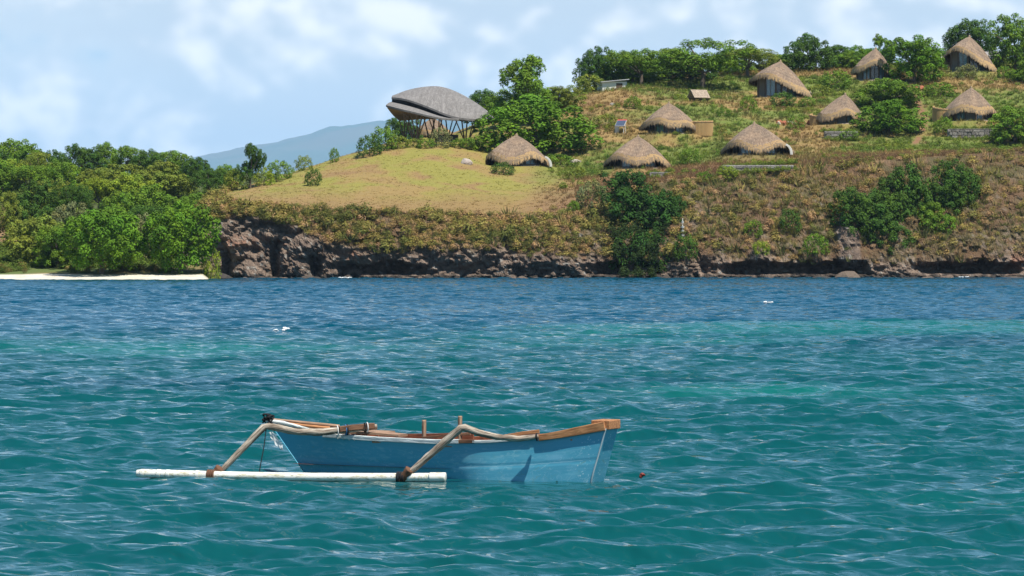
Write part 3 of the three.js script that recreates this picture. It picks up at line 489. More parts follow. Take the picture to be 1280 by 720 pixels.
// stone walls that hold the terraces
const walls = [];
function terraceWall(label, u0, u1, y0, y1) {
  const D = onGround((u0 + u1) / 2, y1); walls.push([u0, u1, D, (y1 - y0) * D / FOCAL]); const a = at(u0, y1, D), b = at(u1, y1, D), h = (y1 - y0) * D / FOCAL, w = b.x - a.x, t = thing('terrace_wall', label, 'wall', [(a.x + b.x) / 2, a.y, a.z], 0, 'stone terrace walls');
  const r = seeded(Math.round(u0)), tones = [0.85, 1, 1.2, 1.4].map((k) => { const m = HUT.stone.clone(); m.color.multiplyScalar(k); return m; });
  part('rubble_core', box(w, h + 1.2, 0.5, 0, (h - 1.2) / 2 - 0.04, -0.12, 0.05), HUT.stone, t);
  for (let y = 0, row = 0; y < h - 0.08; row++) {
    const hh = Math.min(h - y, 0.26 + 0.16 * r());
    for (let x = -w / 2 + (row % 2) * 0.2; x < w / 2 - 0.1;) { const ww = Math.min(w / 2 - x, 0.35 + 0.5 * r()); part('stone', new RoundedBoxGeometry(ww - 0.03, hh - 0.03, 0.32 + 0.12 * r(), 1, 0.06), tones[Math.floor(r() * 4)], t).position.set(x + ww / 2, y + hh / 2, 0.1 + 0.05 * r()); x += ww; }
    y += hh;
  }
}
terraceWall('long grey stone terrace wall below the wide thatched hut', 903, 992, 206, 215);
terraceWall('short stone terrace wall half hidden behind the dark cliff tree', 812, 838, 215, 222);
terraceWall('low stone terrace wall below the hut beside the twin bushy trees', 1030, 1072, 164, 175);
terraceWall('grey stone terrace wall below the hut right of the footpath', 1184, 1242, 161, 173);

// curved bamboo screens beside some huts
function screen(label, u, y, D, R, a0, a1, h, tall = 0) {
  const p = at(u, y, D), t = thing('bamboo_screen', label, 'screen', [p.x, p.y, p.z], 0, 'bamboo garden screens'), n = Math.ceil(R * Math.abs(a1 - a0) / 0.16);
  for (let k = 0; k <= n; k++) { const a = mix(a0, a1, k / n), g = limb([[0, -0.3, 0], [0, h * 0.5, 0], [0, h + tall * k / n + 0.04 * Math.sin(k * 2.3), 0]], [0.082, 0.08, 0.078], 6); part('bamboo_stake', g, HUT.bamboo, t).position.set(Math.sin(a) * R, 0, Math.cos(a) * R); }
  part('top_rail', limb(Array.from({ length: 12 }, (_, k) => { const a = mix(a0, a1, k / 11); return [Math.sin(a) * (R + 0.06), h * 0.9 + tall * k / 11, Math.cos(a) * (R + 0.06)]; }), [0.04, 0.04], 6), HUT.bambooDark, t);
}
screen('curved bamboo screen joined to the right side of a thatched hut', 874, 168, 420, 1.55, -1.6, 2.2, 1.45, 0.15);
screen('bamboo screen at the left of the hut beside the twin bushy trees', 1023, 156, 428, 1.0, -2.4, 0.4, 1.35, -0.4);
screen('bamboo screen at the left of the hut right of the footpath', 1179, 150, 430, 1.25, -2.2, 0.6, 1.7, -0.5);
// pale curved walls of two open-air washing places
function curvedWall(label, u, y, D, w, h) {
  const p = at(u, y, D), t = thing('curved_garden_wall', label, 'wall', [p.x, p.y, p.z], 0, 'pale curved garden walls');
  const s = new THREE.Shape(); s.moveTo(0, 0); s.quadraticCurveTo(-0.05, h * 0.8, -w, h); s.lineTo(-w - 0.05, h - 0.18); s.quadraticCurveTo(-0.28, h * 0.7, -0.26, 0); s.lineTo(0, 0);
  part('wall', new THREE.ExtrudeGeometry(s, { depth: 0.9, bevelEnabled: true, bevelSize: 0.02, bevelThickness: 0.02, bevelSegments: 1, curveSegments: 10 }), HUT.plaster, t);
}
curvedWall('white curved wall end at the right of the lowest left hut', 690, 208.5, 399, 0.75, 1.15);
curvedWall('white curved wall end at the right of the wide hut', 990, 193.5, 403, 0.75, 1.2);

// the small gabled shelter, the solar panel, the white shed, bits and pieces
{
  const p = at(873, 128, 442), t = thing('gabled_shelter', 'tiny gabled thatch shelter standing in the shade of the spreading trees', 'shelter', [p.x, p.y - 0.25, p.z], 0.5);
  terraces.push([p.x, p.z, p.y - 0.15, 1.4]);
  for (const s of [-1, 1]) { const g = box(2.3, 0.14, 1.35, 0, 0, 0, 0.03); g.rotateX(s * 0.85); g.translate(0, 1.25, s * 0.44); part('roof_slope', g, HUT.thatch.clone(), t).material.vertexColors = false; }
  for (const [x, z] of [[-0.9, -0.7], [0.9, -0.7], [-0.9, 0.7], [0.9, 0.7]]) part('post', limb([[x, -0.2, z], [x, 0.4, z], [x, 0.95, z]], [0.06, 0.06, 0.055], 6), HUT.timber, t);
  part('back_wall', box(1.8, 0.75, 0.05, 0, 0.4, -0.68), HUT.dark, t); part('floor', box(1.9, 0.08, 1.5, 0, 0.12, 0), HUT.timber, t);
}
{
  const p = at(776, 166, onGround(776, 166)), t = thing('solar_panel_stand', 'small tilted blue solar panel with red top edge on a white stand', 'solar panel', [p.x, p.y - 0.05, p.z], -0.35);
  const slab = (w, h, d, y, z, m, name) => { const g = box(w, h, d); g.rotateX(0.62); g.translate(0, y, z); return part(name, g, m, t); };
  slab(1.15, 0.06, 1.25, 1.15, 0, standard([0.5, 0.5, 0.5], 0.5), 'panel_frame'); slab(1.07, 0.06, 1.15, 1.165, 0.01, new THREE.MeshPhysicalMaterial({ color: new THREE.Color().setRGB(0.07, 0.09, 0.14), roughness: 0.25 }), 'panel'); slab(1.15, 0.07, 0.16, 1.53, -0.5, standard([0.6, 0.1, 0.08], 0.7), 'red_edge');
  part('cabinet', box(0.42, 0.85, 0.4, -0.42, 0.4, 0.15, 0.02), HUT.plaster, t); part('leg', box(0.07, 1.25, 0.07, 0.45, 0.55, -0.35), HUT.plaster, t); part('leg', box(0.07, 0.8, 0.07, 0.45, 0.35, 0.35), HUT.plaster, t); part('leg', box(0.07, 1.4, 0.07, -0.45, 0.6, -0.4), HUT.plaster, t);
}
{
  const p = at(765, 117, 452), t = thing('white_shed', 'low white shed with a grey roof half hidden under the hilltop trees', 'shed', [p.x, p.y, p.z], 0.25);
  part('wall', box(3.2, 1.7, 2.4, 0, 0.6, 0, 0.02), HUT.plaster, t); const g = box(3.7, 0.1, 3.0); g.rotateZ(0.10); g.translate(0, 1.55, 0); part('roof', g, standard([0.42, 0.43, 0.45], 0.6), t); part('door', box(0.8, 1.3, 0.06, 0.6, 0.6, 1.21), HUT.timber, t);
}
{
  const p = at(1196, 88, 486), t = thing('grey_roofed_building', 'grey roofed building behind the topmost hut', 'building', [p.x, p.y - 0.3, p.z], 0);
  part('wall', box(7.5, 2.6, 4, 1.5, 0.8, 0, 0.02), HUT.board, t); const g = box(8.6, 0.16, 5.2); g.rotateX(0.22); g.translate(1.5, 2.3, 0.2); part('roof', g, standard([0.30, 0.28, 0.27], 0.8), t);
}
{
  const brick = standard([0.36, 0.12, 0.06], 0.9), pale = standard([0.5, 0.44, 0.36], 0.9), r = seeded(12), heap = (label, u, y, D, n, w) => {
    const p = at(u, y, onGround(u, y)), t = thing('rubble_heap', label, 'rubble', [p.x, p.y - 0.05, p.z]);
    for (let k = 0; k < n; k++) { const g = new THREE.DodecahedronGeometry(0.18 + 0.2 * r(), 0); g.scale(1.4, 0.8, 1); const o = part('block', g, k % 3 ? brick : pale, t); o.position.set((r() - 0.5) * w, 0.08 + 0.18 * r(), (r() - 0.5) * 1.2); o.rotation.set(r() * 3, r() * 3, r() * 3); }
  };
  heap('scattered heap of orange bricks and pale stones on the slope', 993, 156, 430, 18, 4.4); heap('small red heap at the top of the footpath', 1151, 112, 455, 8, 1.2);
  for (const [u, y, D, w, h, label] of [[583, 205, 399, 1.1, 0.9, 'grey-pink boulder left of the lowest hut'], [1008, 117, 447, 1.5, 0.55, 'pale flat stone at the right eave of the tall open hut'], [1247, 88, 472, 0.5, 0.4, 'white stone right of the topmost hut'], [766, 132, 440, 0.7, 0.5, 'dark rounded stone on the slope below the hilltop shade'], [718, 203, 402, 1.3, 0.5, 'flat pink stone under the big round tree']]) {
    const p = at(u, y, onGround(u, y)), t = thing('boulder', label, 'boulder', [p.x, p.y - 0.1, p.z]), g = new THREE.IcosahedronGeometry(1, 3), q = g.attributes.position;
    for (let k = 0; k < q.count; k++) { const f = 1 + 0.28 * fbm(q.getX(k) * 1.3 + u, q.getY(k) * 1.3, q.getZ(k) * 1.3, 3); q.setXYZ(k, q.getX(k) * f * w * 0.6, q.getY(k) * f * h * 0.7 + 0.1, q.getZ(k) * f * w * 0.5); }
    g.computeVertexNormals(); part('stone', g, label.startsWith('dark') ? HUT.stone : standard([0.40, 0.34, 0.30], 0.95), t);
  }
  const p = at(853, 296, 369.2), s = thing('white_marker', 'white stack of markers on a post on the cliff beside the dark tree', 'marker', [p.x, p.y, p.z]);
  part('post', limb([[0, -0.8, -0.3], [0, 0.4, 0], [0.02, 1.9, 0.05]], [0.05, 0.05, 0.04], 6), HUT.plaster, s); for (const [y, w] of [[0.15, 0.5], [0.6, 0.36], [1.0, 0.42], [1.5, 0.3]]) part('disc', (() => { const g = new THREE.CylinderGeometry(w * 0.5, w * 0.42, 0.2, 10); g.translate(0, y, 0.05); return g; })(), HUT.plaster, s);
}

// ---------------------------------------------------------------- the bamboo pavilion with its two curved roofs
{
  const p = at(552, 179.5, 416), t = thing('bamboo_pavilion', 'large open pavilion with two grey curved shell roofs on splayed bamboo poles', 'pavilion', [p.x, p.y, p.z]);
  terraces.push([p.x, p.z, p.y, 6.6]);
  const L = (u, y, D) => at(u, y, D).sub(p);
  const shingles = texture(512, (u, v) => { const T = 6.2832, row = v * 40, k = Math.floor(row), s = noise(Math.floor(u * 60 + (k % 2) * 0.5) * 1.37, k * 2.11, 3), n = fbm(Math.cos(u * T) * 3, Math.sin(u * T) * 3, v * 6, 4); return mix3([0.37, 0.36, 0.355], [0.58, 0.565, 0.56], clamp(0.5 + 0.45 * s + 0.45 * n - 0.25 * (row - k < 0.15 ? 1 : 0))); });
  const shell = new THREE.MeshStandardMaterial({ map: shingles, bumpMap: shingles, bumpScale: 0.05, roughness: 0.95 });
  const curve = (pts) => new THREE.CatmullRomCurve3(pts.map(([u, y, D]) => L(u, y, D)), false, 'centripetal');
  const loft = (a, m, b, thick) => {                  // a roof between its front edge a, its ridge m and its back edge b, with thickness
    const f = (q, v, sink) => { const A = a.getPoint(q), Mm = m.getPoint(q), Bb = b.getPoint(q), w0 = (1 - v) * (1 - v), w1 = 2 * v * (1 - v), w2 = v * v, c = Mm.clone().multiplyScalar(2).addScaledVector(A, -0.5).addScaledVector(Bb, -0.5); return [w0 * A.x + w1 * c.x + w2 * Bb.x, w0 * A.y + w1 * c.y + w2 * Bb.y - sink, w0 * A.z + w1 * c.z + w2 * Bb.z]; };
    const NU = 48, NV = 20, top = grid(NU, NV, (i, j) => ({ p: f(i / NU, j / NV, 0), uv: [i / NU * 2, j / NV * 1.4] }), false, false), bottom = grid(NU, NV, (i, j) => ({ p: f(i / NU, j / NV, thick), uv: [i / NU, j / NV] }), false, true);
    const e0 = grid(NU, 1, (i, j) => ({ p: f(i / NU, 0, thick * (1 - j)), uv: [i / NU, 0] }), false, false), e1 = grid(NU, 1, (i, j) => ({ p: f(i / NU, 1, thick * j), uv: [i / NU, 0] }), false, false), e2 = grid(NV, 1, (i, j) => ({ p: f(0, i / NV, thick * j), uv: [0, 0] }), false, false), e3 = grid(NV, 1, (i, j) => ({ p: f(1, i / NV, thick * (1 - j)), uv: [0, 0] }), false, false);
    return mergeGeometries([top, bottom, e0, e1, e2, e3]);
  };
  const upperFront = curve([[489.5, 121.5, 413], [505, 123.5, 412], [522, 128.5, 411.3], [540, 135.5, 410.8], [556, 142, 410.6], [572, 146.6, 410.8], [592, 148.8, 411.5], [608, 148.5, 413], [620.5, 147, 416]]), lowerBack = curve([[490, 127.2, 413.4], [505, 130.6, 412.6], [522, 135.4, 412.1], [540, 141.6, 411.7], [553, 146.0, 411.5], [564, 148.4, 411.3], [574, 149.0, 411.2]]);
  part('upper_roof', loft(upperFront, curve([[491, 119.5, 415], [510, 112.5, 416], [530, 108.6, 416.5], [546, 108.0, 416.5], [560, 111, 416.5], [577, 118.5, 416.5], [595, 129, 416.5], [610, 139.5, 416.5], [621, 147, 416.6]]), curve([[493, 121, 418], [512, 121, 420], [535, 124, 422], [555, 128, 423], [575, 134, 423], [592, 140, 422.5], [605, 144, 421], [614, 146, 419], [621, 147.4, 417]]), 0.22), shell, t);
  part('lower_roof', loft(curve([[482.5, 131.5, 412], [500, 136, 410.4], [518, 140.2, 409.5], [535, 144.2, 409], [550, 147.2, 409], [562, 148.4, 409.4], [574, 148.6, 410.4]]), curve([[486, 128.6, 412.6], [503, 132.3, 411.3], [520, 136.6, 410.6], [537, 142.0, 410.1], [551, 145.8, 410.0], [562, 147.8, 410.1], [574, 148.3, 410.7]]), lowerBack, 0.2), shell, t);
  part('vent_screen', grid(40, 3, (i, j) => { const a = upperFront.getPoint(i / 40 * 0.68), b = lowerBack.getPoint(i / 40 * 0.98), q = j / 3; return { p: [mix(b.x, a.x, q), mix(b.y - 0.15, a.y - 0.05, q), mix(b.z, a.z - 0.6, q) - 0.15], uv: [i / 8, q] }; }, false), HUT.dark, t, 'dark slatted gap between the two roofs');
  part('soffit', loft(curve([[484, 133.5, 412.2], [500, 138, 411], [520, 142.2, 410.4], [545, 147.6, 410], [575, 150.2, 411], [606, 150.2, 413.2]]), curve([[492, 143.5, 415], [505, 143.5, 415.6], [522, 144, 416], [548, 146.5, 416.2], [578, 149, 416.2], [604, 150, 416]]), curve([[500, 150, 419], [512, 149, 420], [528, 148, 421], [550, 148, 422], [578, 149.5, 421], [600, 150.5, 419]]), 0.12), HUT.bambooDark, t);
  part('floor_deck', (() => { const g = new THREE.CylinderGeometry(5.6, 5.8, 0.3, 32); g.scale(1, 1, 0.75); g.translate(0.1, 0.0, 0); return g; })(), HUT.floor, t);
  const r = seeded(8);
  for (const [u, D, tops] of [[520, 412, [[503, 139], [508, 141], [514, 142], [521, 143], [528, 143], [533, 145]]], [547, 412, [[536, 147], [541, 147], [549, 147.5], [553, 147.5]]], [560, 416, [[550, 148], [557, 148], [566, 149], [572, 149]]], [583, 412.5, [[569, 148.5], [577, 149], [584, 149], [592, 149.5], [598, 149.5]]], [506, 418, [[499, 148], [506, 148], [512, 148]]], [602, 417, [[598, 150], [606, 150]]], [537, 420, [[530, 147.5], [544, 148]]]])
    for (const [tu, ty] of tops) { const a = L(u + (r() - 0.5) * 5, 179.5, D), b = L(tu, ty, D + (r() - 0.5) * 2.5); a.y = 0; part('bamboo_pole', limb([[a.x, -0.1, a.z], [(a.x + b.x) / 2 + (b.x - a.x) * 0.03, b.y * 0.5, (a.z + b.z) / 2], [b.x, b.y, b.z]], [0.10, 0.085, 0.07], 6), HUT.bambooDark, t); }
  part('bar_counter', box(2.6, 1.0, 0.8, 0.6, 0.6, -2.4, 0.03), HUT.floor, t);
}
makeHut({ label: 'low thatched roof seen through the poles of the pavilion', u: 541, y: 172, D: 432, w: 46, apex: 147, eave: 0.7, arches: [], seed: 11, wall: 1.2, windows: [] });

// ---------------------------------------------------------------- the ground itself
{
  const cols = 360, rows = 300;
  const g = grid(cols, rows, (i, j) => {
    const X = mix(LEFT, 118, i / cols), D = mix(lipD(X), 548, Math.pow(j / rows, 1.15));
    return { p: [X, headland(X, D), -D], c: coverOf(X, D), uv: [X / 4, D / 4] };
  });
  structure('headland', g, soil);
}
// the sea cliff: rock with caves below, a rough scrubby slope above
const cliffPoint = (s, t) => {
  const { lip, shore } = cliffAt(s), top = headland(lip[0], lip[1]), u = bearing(lip[0], lip[1]);
  const left = smooth(470, 330, u), rise = clamp(1.7 + 0.9 * smooth(800, 640, u) + 2.7 * left + 1.0 * noise(s * 0.11, 3.3) + 0.5 * noise(s * 0.5, 5.3), 0.9, top - 1);
  const T = 0.42;
  let h, back;                                        // height and share of the way from shore to lip
  if (t < T) { const q = t / T; h = mix(-1.2, rise, q); back = mix(0.12, 0.42, left) * q; }
  else { const q = (t - T) / (1 - T); h = mix(rise, top, Math.pow(q, 0.85)); back = mix(mix(0.12, 0.42, left), 1, Math.pow(q, mix(1.25, 1.5, left))); }
  let px = mix(shore[0], lip[0], back), pd = mix(shore[1], lip[1], back);
  const nx = s < 0 ? -1 : 0, nd = s < 0 ? 0 : -1, corner = s < 0 ? 1 : 1 - smooth(0, 3, s) * 1;   // outwards
  const ox = s < 0 ? nx : -corner * 0.7, od = s < 0 ? nd : -1 + 0.3 * corner;
  const y = h, rocky = smooth(rise + 1.2, rise - 0.6, h), low = smooth(0.06, 0.25, t);
  // crags, ledges and hollows
  let out = 0.75 * (Math.abs(noise(s * 0.32, y * 0.42, 1.7)) * 2 - 0.5) + 0.42 * (Math.abs(noise(s * 0.9, y * 1.1, 5)) * 2 - 0.4) + 0.34 * noise(s * 2.3, y * 2.8, 9) + 0.24 * noise(s * 4.4, y * 5, 2);
  out *= mix(0.85, 1.25, rocky) * smooth(1, 0.93, t);
  const notch = clamp(0.55 + 1.7 * noise(s * 0.16 + 7, 0.5) + 0.7 * noise(s * 0.55, 8.8)) * smooth(330, 470, u);
  const notchTop = 1.7 + 0.5 * noise(s * 0.35, 12.1) + 0.25 * noise(s * 1.4, 2.1);
  out -= 3.0 * notch * smooth(notchTop, notchTop - 0.4, y) * smooth(0.2, 0.55, y);
  if (s > -1) out -= 2.4 * hollow(u, y, 345, 7, 4.4 + noise(s, 3)) + 1.8 * hollow(u, y, 288, 8, 3.8 + 0.8 * noise(s, 1)) + 1.3 * hollow(u, y, 322, 9, 4.0) * smooth(2.0, 3.0, y) + 2.2 * hollow(u, y, 432, 12, 1.8) + 2.2 * hollow(u, y, 395, 10, 2.6);
  if (s > -1) out += 1.4 * Math.exp(-Math.pow((u - 318) / 12, 2)) * smooth(2.6, 0.5, y) + 0.9 * Math.exp(-Math.pow((u - 375) / 16, 2)) * smooth(4.2, 2.0, y);
  const knob = Math.exp(-Math.pow((u - 1046) / 13, 2)) * smooth(6.4, 4.6, y) + 0.6 * Math.exp(-Math.pow((u - 940) / 18, 2)) * smooth(3.6, 2.6, y);   // two bare rock noses on the right
  out += 1.7 * knob * smooth(0.3, 1.2, y);
  px += ox * out; pd += od * out;
  const n = fbm(s * 0.25, y * 0.4, 3, 5), n2 = fbm(s * 1.6, y * 2.2, 6, 4);
  let rock = mix3([0.15, 0.105, 0.080], [0.34, 0.25, 0.19], smooth(-0.3, 0.35, n2 + 0.5 * n));
  rock = mix3(rock, [0.33, 0.165, 0.105], 0.8 * smooth(0.2, 0.42, n - 0.4 * n2));
  rock = mix3(rock, [0.40, 0.37, 0.33], smooth(0.34, 0.46, noise(s * 2.1, y * 2.4, 15)));
  rock = mix3([0.045, 0.035, 0.027], rock, smooth(0.1, 0.6, y + 0.6 * n2));            // dark weed and barnacles along the tide line
  let grass = mix3([0.185, 0.105, 0.050], [0.135, 0.110, 0.040], smooth(-0.25, 0.25, n + 0.4 * n2));
  grass = mix3(grass, [0.22, 0.135, 0.07], smooth(0.1, 0.35, fbm(s * 0.5, y * 0.6, 20, 4)));
  const c = mix3(grass, rock, clamp(rocky + 0.95 * smooth(0.25, 0.5, knob) + 0.7 * smooth(0.08, 0.3, n2 * 0.8 + n * 0.6) * smooth(0.98, 0.7, t)));
  return { p: [px, h, -pd], c, rocky: Math.max(rocky, smooth(0.25, 0.5, knob)) };
};
{
  const cols = 900, rows = 84, S0 = -62, S1 = 148;
  const along = (q) => q < 0.1 ? mix(S0, 0, q / 0.1) : q < 0.86 ? mix(0, 100, (q - 0.1) / 0.76) : mix(100, S1, (q - 0.86) / 0.14);
  const g = grid(cols, rows, (i, j) => { const s = along(i / cols), v = cliffPoint(s, j / rows); return { p: v.p, c: v.c, uv: [s / 3, v.p[1] / 3] }; });
  const facets = g.toNonIndexed(); facets.computeVertexNormals();
  structure('sea_cliff', facets, rockMaterial);
}
// the low shore on the left: a strip of pale sand, then rising ground under the trees
{
  const cols = 300, rows = 240;
  const g = grid(cols, rows, (i, j) => {
    const X = mix(-175, -24, i / cols), D = mix(334, 600, Math.pow(j / rows, 1.5)), d = D - beachD(X), n = fbm(X * 0.12, D * 0.12, 4, 4), n2 = fbm(X * 0.6, D * 0.6, 4, 3);
    let c = mix3([0.70, 0.65, 0.56], [0.58, 0.52, 0.43], smooth(-0.2, 0.3, n2));
    c = mix3([0.30, 0.25, 0.18], c, smooth(-0.4, 0.9, d + n2));                                              // wet sand at the water's edge
    c = mix3(c, mix3([0.19, 0.15, 0.05], [0.10, 0.14, 0.03], smooth(-0.2, 0.2, n)), smooth(6.0, 8.0, d + 3 * n));
    c = mix3(c, [0.07, 0.09, 0.022], smooth(16, 26, d + 6 * n));
    const u = bearing(X, D);
    if (D > 385 && D < 445 && u < 60) c = mix3(c, [0.245, 0.15, 0.062], smooth(385, 395, D) * smooth(445, 430, D) * smooth(45, 20, u + 20 * n));
    return { p: [X, mainland(X, D), -D], c, uv: [X / 4, D / 4] };
  });
  structure('beach_and_wooded_ground', g, soil);
}
// a mountain range kilometres away
{
  const far = 15000, ridge = [[-900, 262], [-300, 240], [0, 228], [150, 214], [240, 199], [300, 186], [350, 177], [400, 165], [440, 157], [480, 151], [560, 139], [700, 150], [900, 190], [1300, 215], [2200, 250]];
  const cols = 420, rows = 60;
  const g = grid(cols, rows, (i, j) => {
    const u = mix(-900, 2200, i / cols), q = j / rows, z = far - 1800 + 3600 * q, X = (u - 640) / FOCAL * far;
    const top = EYE + (HORIZON - table(ridge, u)) / FOCAL * far, prof = Math.pow(Math.sin(Math.PI * q), 1.1);
    const rough = 1 + 0.10 * fbm(X * 0.004, z * 0.004, 2, 5) * (0.6 + 0.4 * Math.sin(Math.PI * q)), gully = 28 * fbm(X * 0.0022, z * 0.0016, 7, 5) * Math.sin(Math.PI * q) * (1 - prof * 0.6);
    return { p: [X, top * prof * rough + gully - 3, -z], c: mix3([0.05, 0.075, 0.025], [0.09, 0.085, 0.035], smooth(-0.2, 0.3, fbm(X * 0.003, z * 0.003, 4, 4))), uv: [X / 40, z / 40] };
  });
  structure('mountain_range', g, new THREE.MeshStandardMaterial({ vertexColors: true, roughness: 1 }));
}

// ---------------------------------------------------------------- trees and shrubs
const leaf = (rgb) => { const m = new THREE.MeshPhysicalMaterial({ vertexColors: true, roughness: 0.85, specularIntensity: 0.25, transmission: 0.14, thickness: 0, side: THREE.DoubleSide }); m.color.setRGB(...rgb); return m; };
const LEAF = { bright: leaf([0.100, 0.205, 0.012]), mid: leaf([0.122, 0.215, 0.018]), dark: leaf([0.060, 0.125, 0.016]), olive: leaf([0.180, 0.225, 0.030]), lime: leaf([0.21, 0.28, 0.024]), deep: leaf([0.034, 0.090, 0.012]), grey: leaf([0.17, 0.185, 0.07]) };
const bark = standard([0.13, 0.10, 0.075], 0.95);
function foliage(clumps, size, per, seed, { droop = 0, slim = 0.5, fill = 0.2 } = {}) {       // clumps: [x, y, z, radius]; small leaf sprays over and through every clump
  const r = seeded(seed), P = [], C = [];
  const v = new THREE.Vector3(), a = new THREE.Vector3(), b = new THREE.Vector3();
  for (const [x, y, z, R] of clumps) {
    const tone = 0.78 + 0.5 * r(), warm = (r() - 0.5) * 0.22, n = Math.round(per * R * R);
    for (let k = 0; k < n; k++) {
      v.set(r() * 2 - 1, r() * 2 - 1, r() * 2 - 1); if (v.lengthSq() > 1 || v.lengthSq() < 0.01) { k--; continue; }
      v.normalize(); if (v.y < -0.35 && r() < 0.6) v.y *= -1;
      const d = R * (r() < fill ? 0.3 + 0.6 * r() : 0.78 + 0.34 * r()), px = x + v.x * d, py = y + v.y * d * 0.82, pz = z + v.z * d;
      a.set(v.x + (r() - 0.5) * 1.3, v.y * 0.8 + 0.75 + (r() - 0.5) * 0.9, v.z + (r() - 0.5) * 1.3).normalize();           // facing
      b.set(r() - 0.5, -droop * r() + (r() - 0.5), r() - 0.5).cross(a).normalize(); const c = new THREE.Vector3().crossVectors(a, b), l = size * (0.55 + 0.8 * r()), w = l * slim;
      const q = [[px - b.x * l, py - b.y * l, pz - b.z * l], [px + c.x * w, py + c.y * w, pz + c.z * w], [px + b.x * l, py + b.y * l, pz + b.z * l], [px - c.x * w, py - c.y * w, pz - c.z * w]];
      for (const i of [0, 1, 2, 0, 2, 3]) P.push(...q[i]);
      const k1 = tone * (0.86 + 0.28 * r()); for (let i = 0; i < 6; i++) C.push(k1 * (1 + warm), k1, k1 * (1 - warm));
    }
  }
  const g = new THREE.BufferGeometry(); g.setAttribute('position', new THREE.Float32BufferAttribute(P, 3)); g.setAttribute('color', new THREE.Float32BufferAttribute(C, 3)); g.computeVertexNormals();
  return g;
}
// crown shapes in a box 2 wide, 2 deep, from 0 to 1 high (scaled to each tree): [clumps, bare height]
function crownClumps(kind, seed) {
  const r = seeded(seed), out = [], add = (x, y, z, R) => out.push([x, y, z, R]);
  const shell = (n, cx, cy, cz, rx, ry, rz, R0, R1, low = -0.35) => { for (let k = 0; k < n; k++) { const h = mix(low, 1, (k + 0.5) / n), a = k * 2.39996 + r() * 0.5, q = Math.sqrt(Math.max(0, 1 - h * h)), f = 0.72 + 0.28 * r(); add(cx + Math.cos(a) * q * rx * f, cy + h * ry * f, cz + Math.sin(a) * q * rz * f, mix(R0, R1, r())); } };
  if (kind === 'round') { shell(64, 0, 0.46, 0, 0.88, 0.44, 0.88, 0.13, 0.21, -0.9); shell(10, 0, 0.45, 0, 0.4, 0.2, 0.4, 0.2, 0.3, -1); }
  if (kind === 'lumpy') { for (let q = 0; q < 5; q++) { const a = q * 1.257 + r() * 0.8, d = 0.40 + 0.16 * r(); const b = 0.34 + 0.2 * r(); shell(Math.round(80 * b * b), Math.cos(a) * d * 1.1, 0.28 + 0.32 * r(), Math.sin(a) * d * 1.1, b, 0.2 + 0.26 * r(), b, 0.11, 0.20, -0.8); } shell(12, 0, 0.64, 0, 0.42, 0.28, 0.42, 0.14, 0.21, -0.3); shell(16, 0, 0.16, 0, 0.8, 0.2, 0.8, 0.14, 0.2, -0.5); }
  if (kind === 'umbrella') { for (let q = 0; q < 8; q++) { const a = q * 0.785 + 0.4 * r(), d = 0.25 + 0.5 * r(), y = 0.46 + 0.34 * r(); shell(12, Math.cos(a) * d, y, Math.sin(a) * d, 0.36, 0.16, 0.36, 0.11, 0.17, -0.8); } shell(12, 0, 0.82, 0, 0.4, 0.12, 0.4, 0.1, 0.16, -0.2); }
  if (kind === 'shrub') { shell(30, 0, 0.34, 0, 0.8, 0.5, 0.8, 0.17, 0.27, -0.7); }
  if (kind === 'feather') { for (let q = 0; q < 7; q++) { const a = q * 0.9 + r(), d = 0.12 + 0.4 * r(), y = 0.32 + 0.09 * q; shell(11, Math.cos(a) * d, y, Math.sin(a) * d, 0.42 * (1.25 - 0.11 * q), 0.16, 0.42 * (1.25 - 0.11 * q), 0.11, 0.17, -0.7); } }
  return out;
}
const variants = {};
function variant(kind, k) {                           // a crown 10 m wide and 7 m high with its trunk and limbs, as geometry
  const key = kind + k; if (variants[key]) return variants[key];
  const seed = 100 + k * 17 + kind.length * 1000, small = kind === 'shrub', S = small ? 2.5 : 5, T = small ? 3 : 7;
  const clumps = crownClumps(kind, seed).map(([x, y, z, R]) => [x * S, y * T, z * S, R * S * 0.86]);
  const crown = foliage(clumps, small ? 0.13 : kind === 'feather' ? 0.21 : 0.165, small ? 270 : 290, seed + 3, { slim: kind === 'feather' || kind === 'umbrella' ? 0.34 : 0.5, droop: kind === 'feather' ? 0.5 : 0 });
  const r = seeded(seed + 9), parts = [];
  const fork = [0.3 * (r() - 0.5), Math.max(0.25, T * 0.3), 0.3 * (r() - 0.5)], rad = small ? 0.06 : 0.24;
  parts.push(limb([[0, -0.6, 0], [fork[0] * 0.5, fork[1] * 0.5, fork[2] * 0.4], fork], [rad * 1.3, rad, rad * 0.85], 7, 0.15, seed));
  for (let q = 0; q < (small ? 4 : 9); q++) { const c = clumps[Math.floor(r() * clumps.length)]; parts.push(limb([fork, [mix(fork[0], c[0], 0.45), mix(fork[1], c[1], 0.55), mix(fork[2], c[2], 0.45)], [c[0], c[1], c[2]]], [rad * 0.6, rad * 0.4, rad * 0.16], 5, 0.1, q)); }
  return variants[key] = { crown, trunk: mergeGeometries(parts), S, T };
}
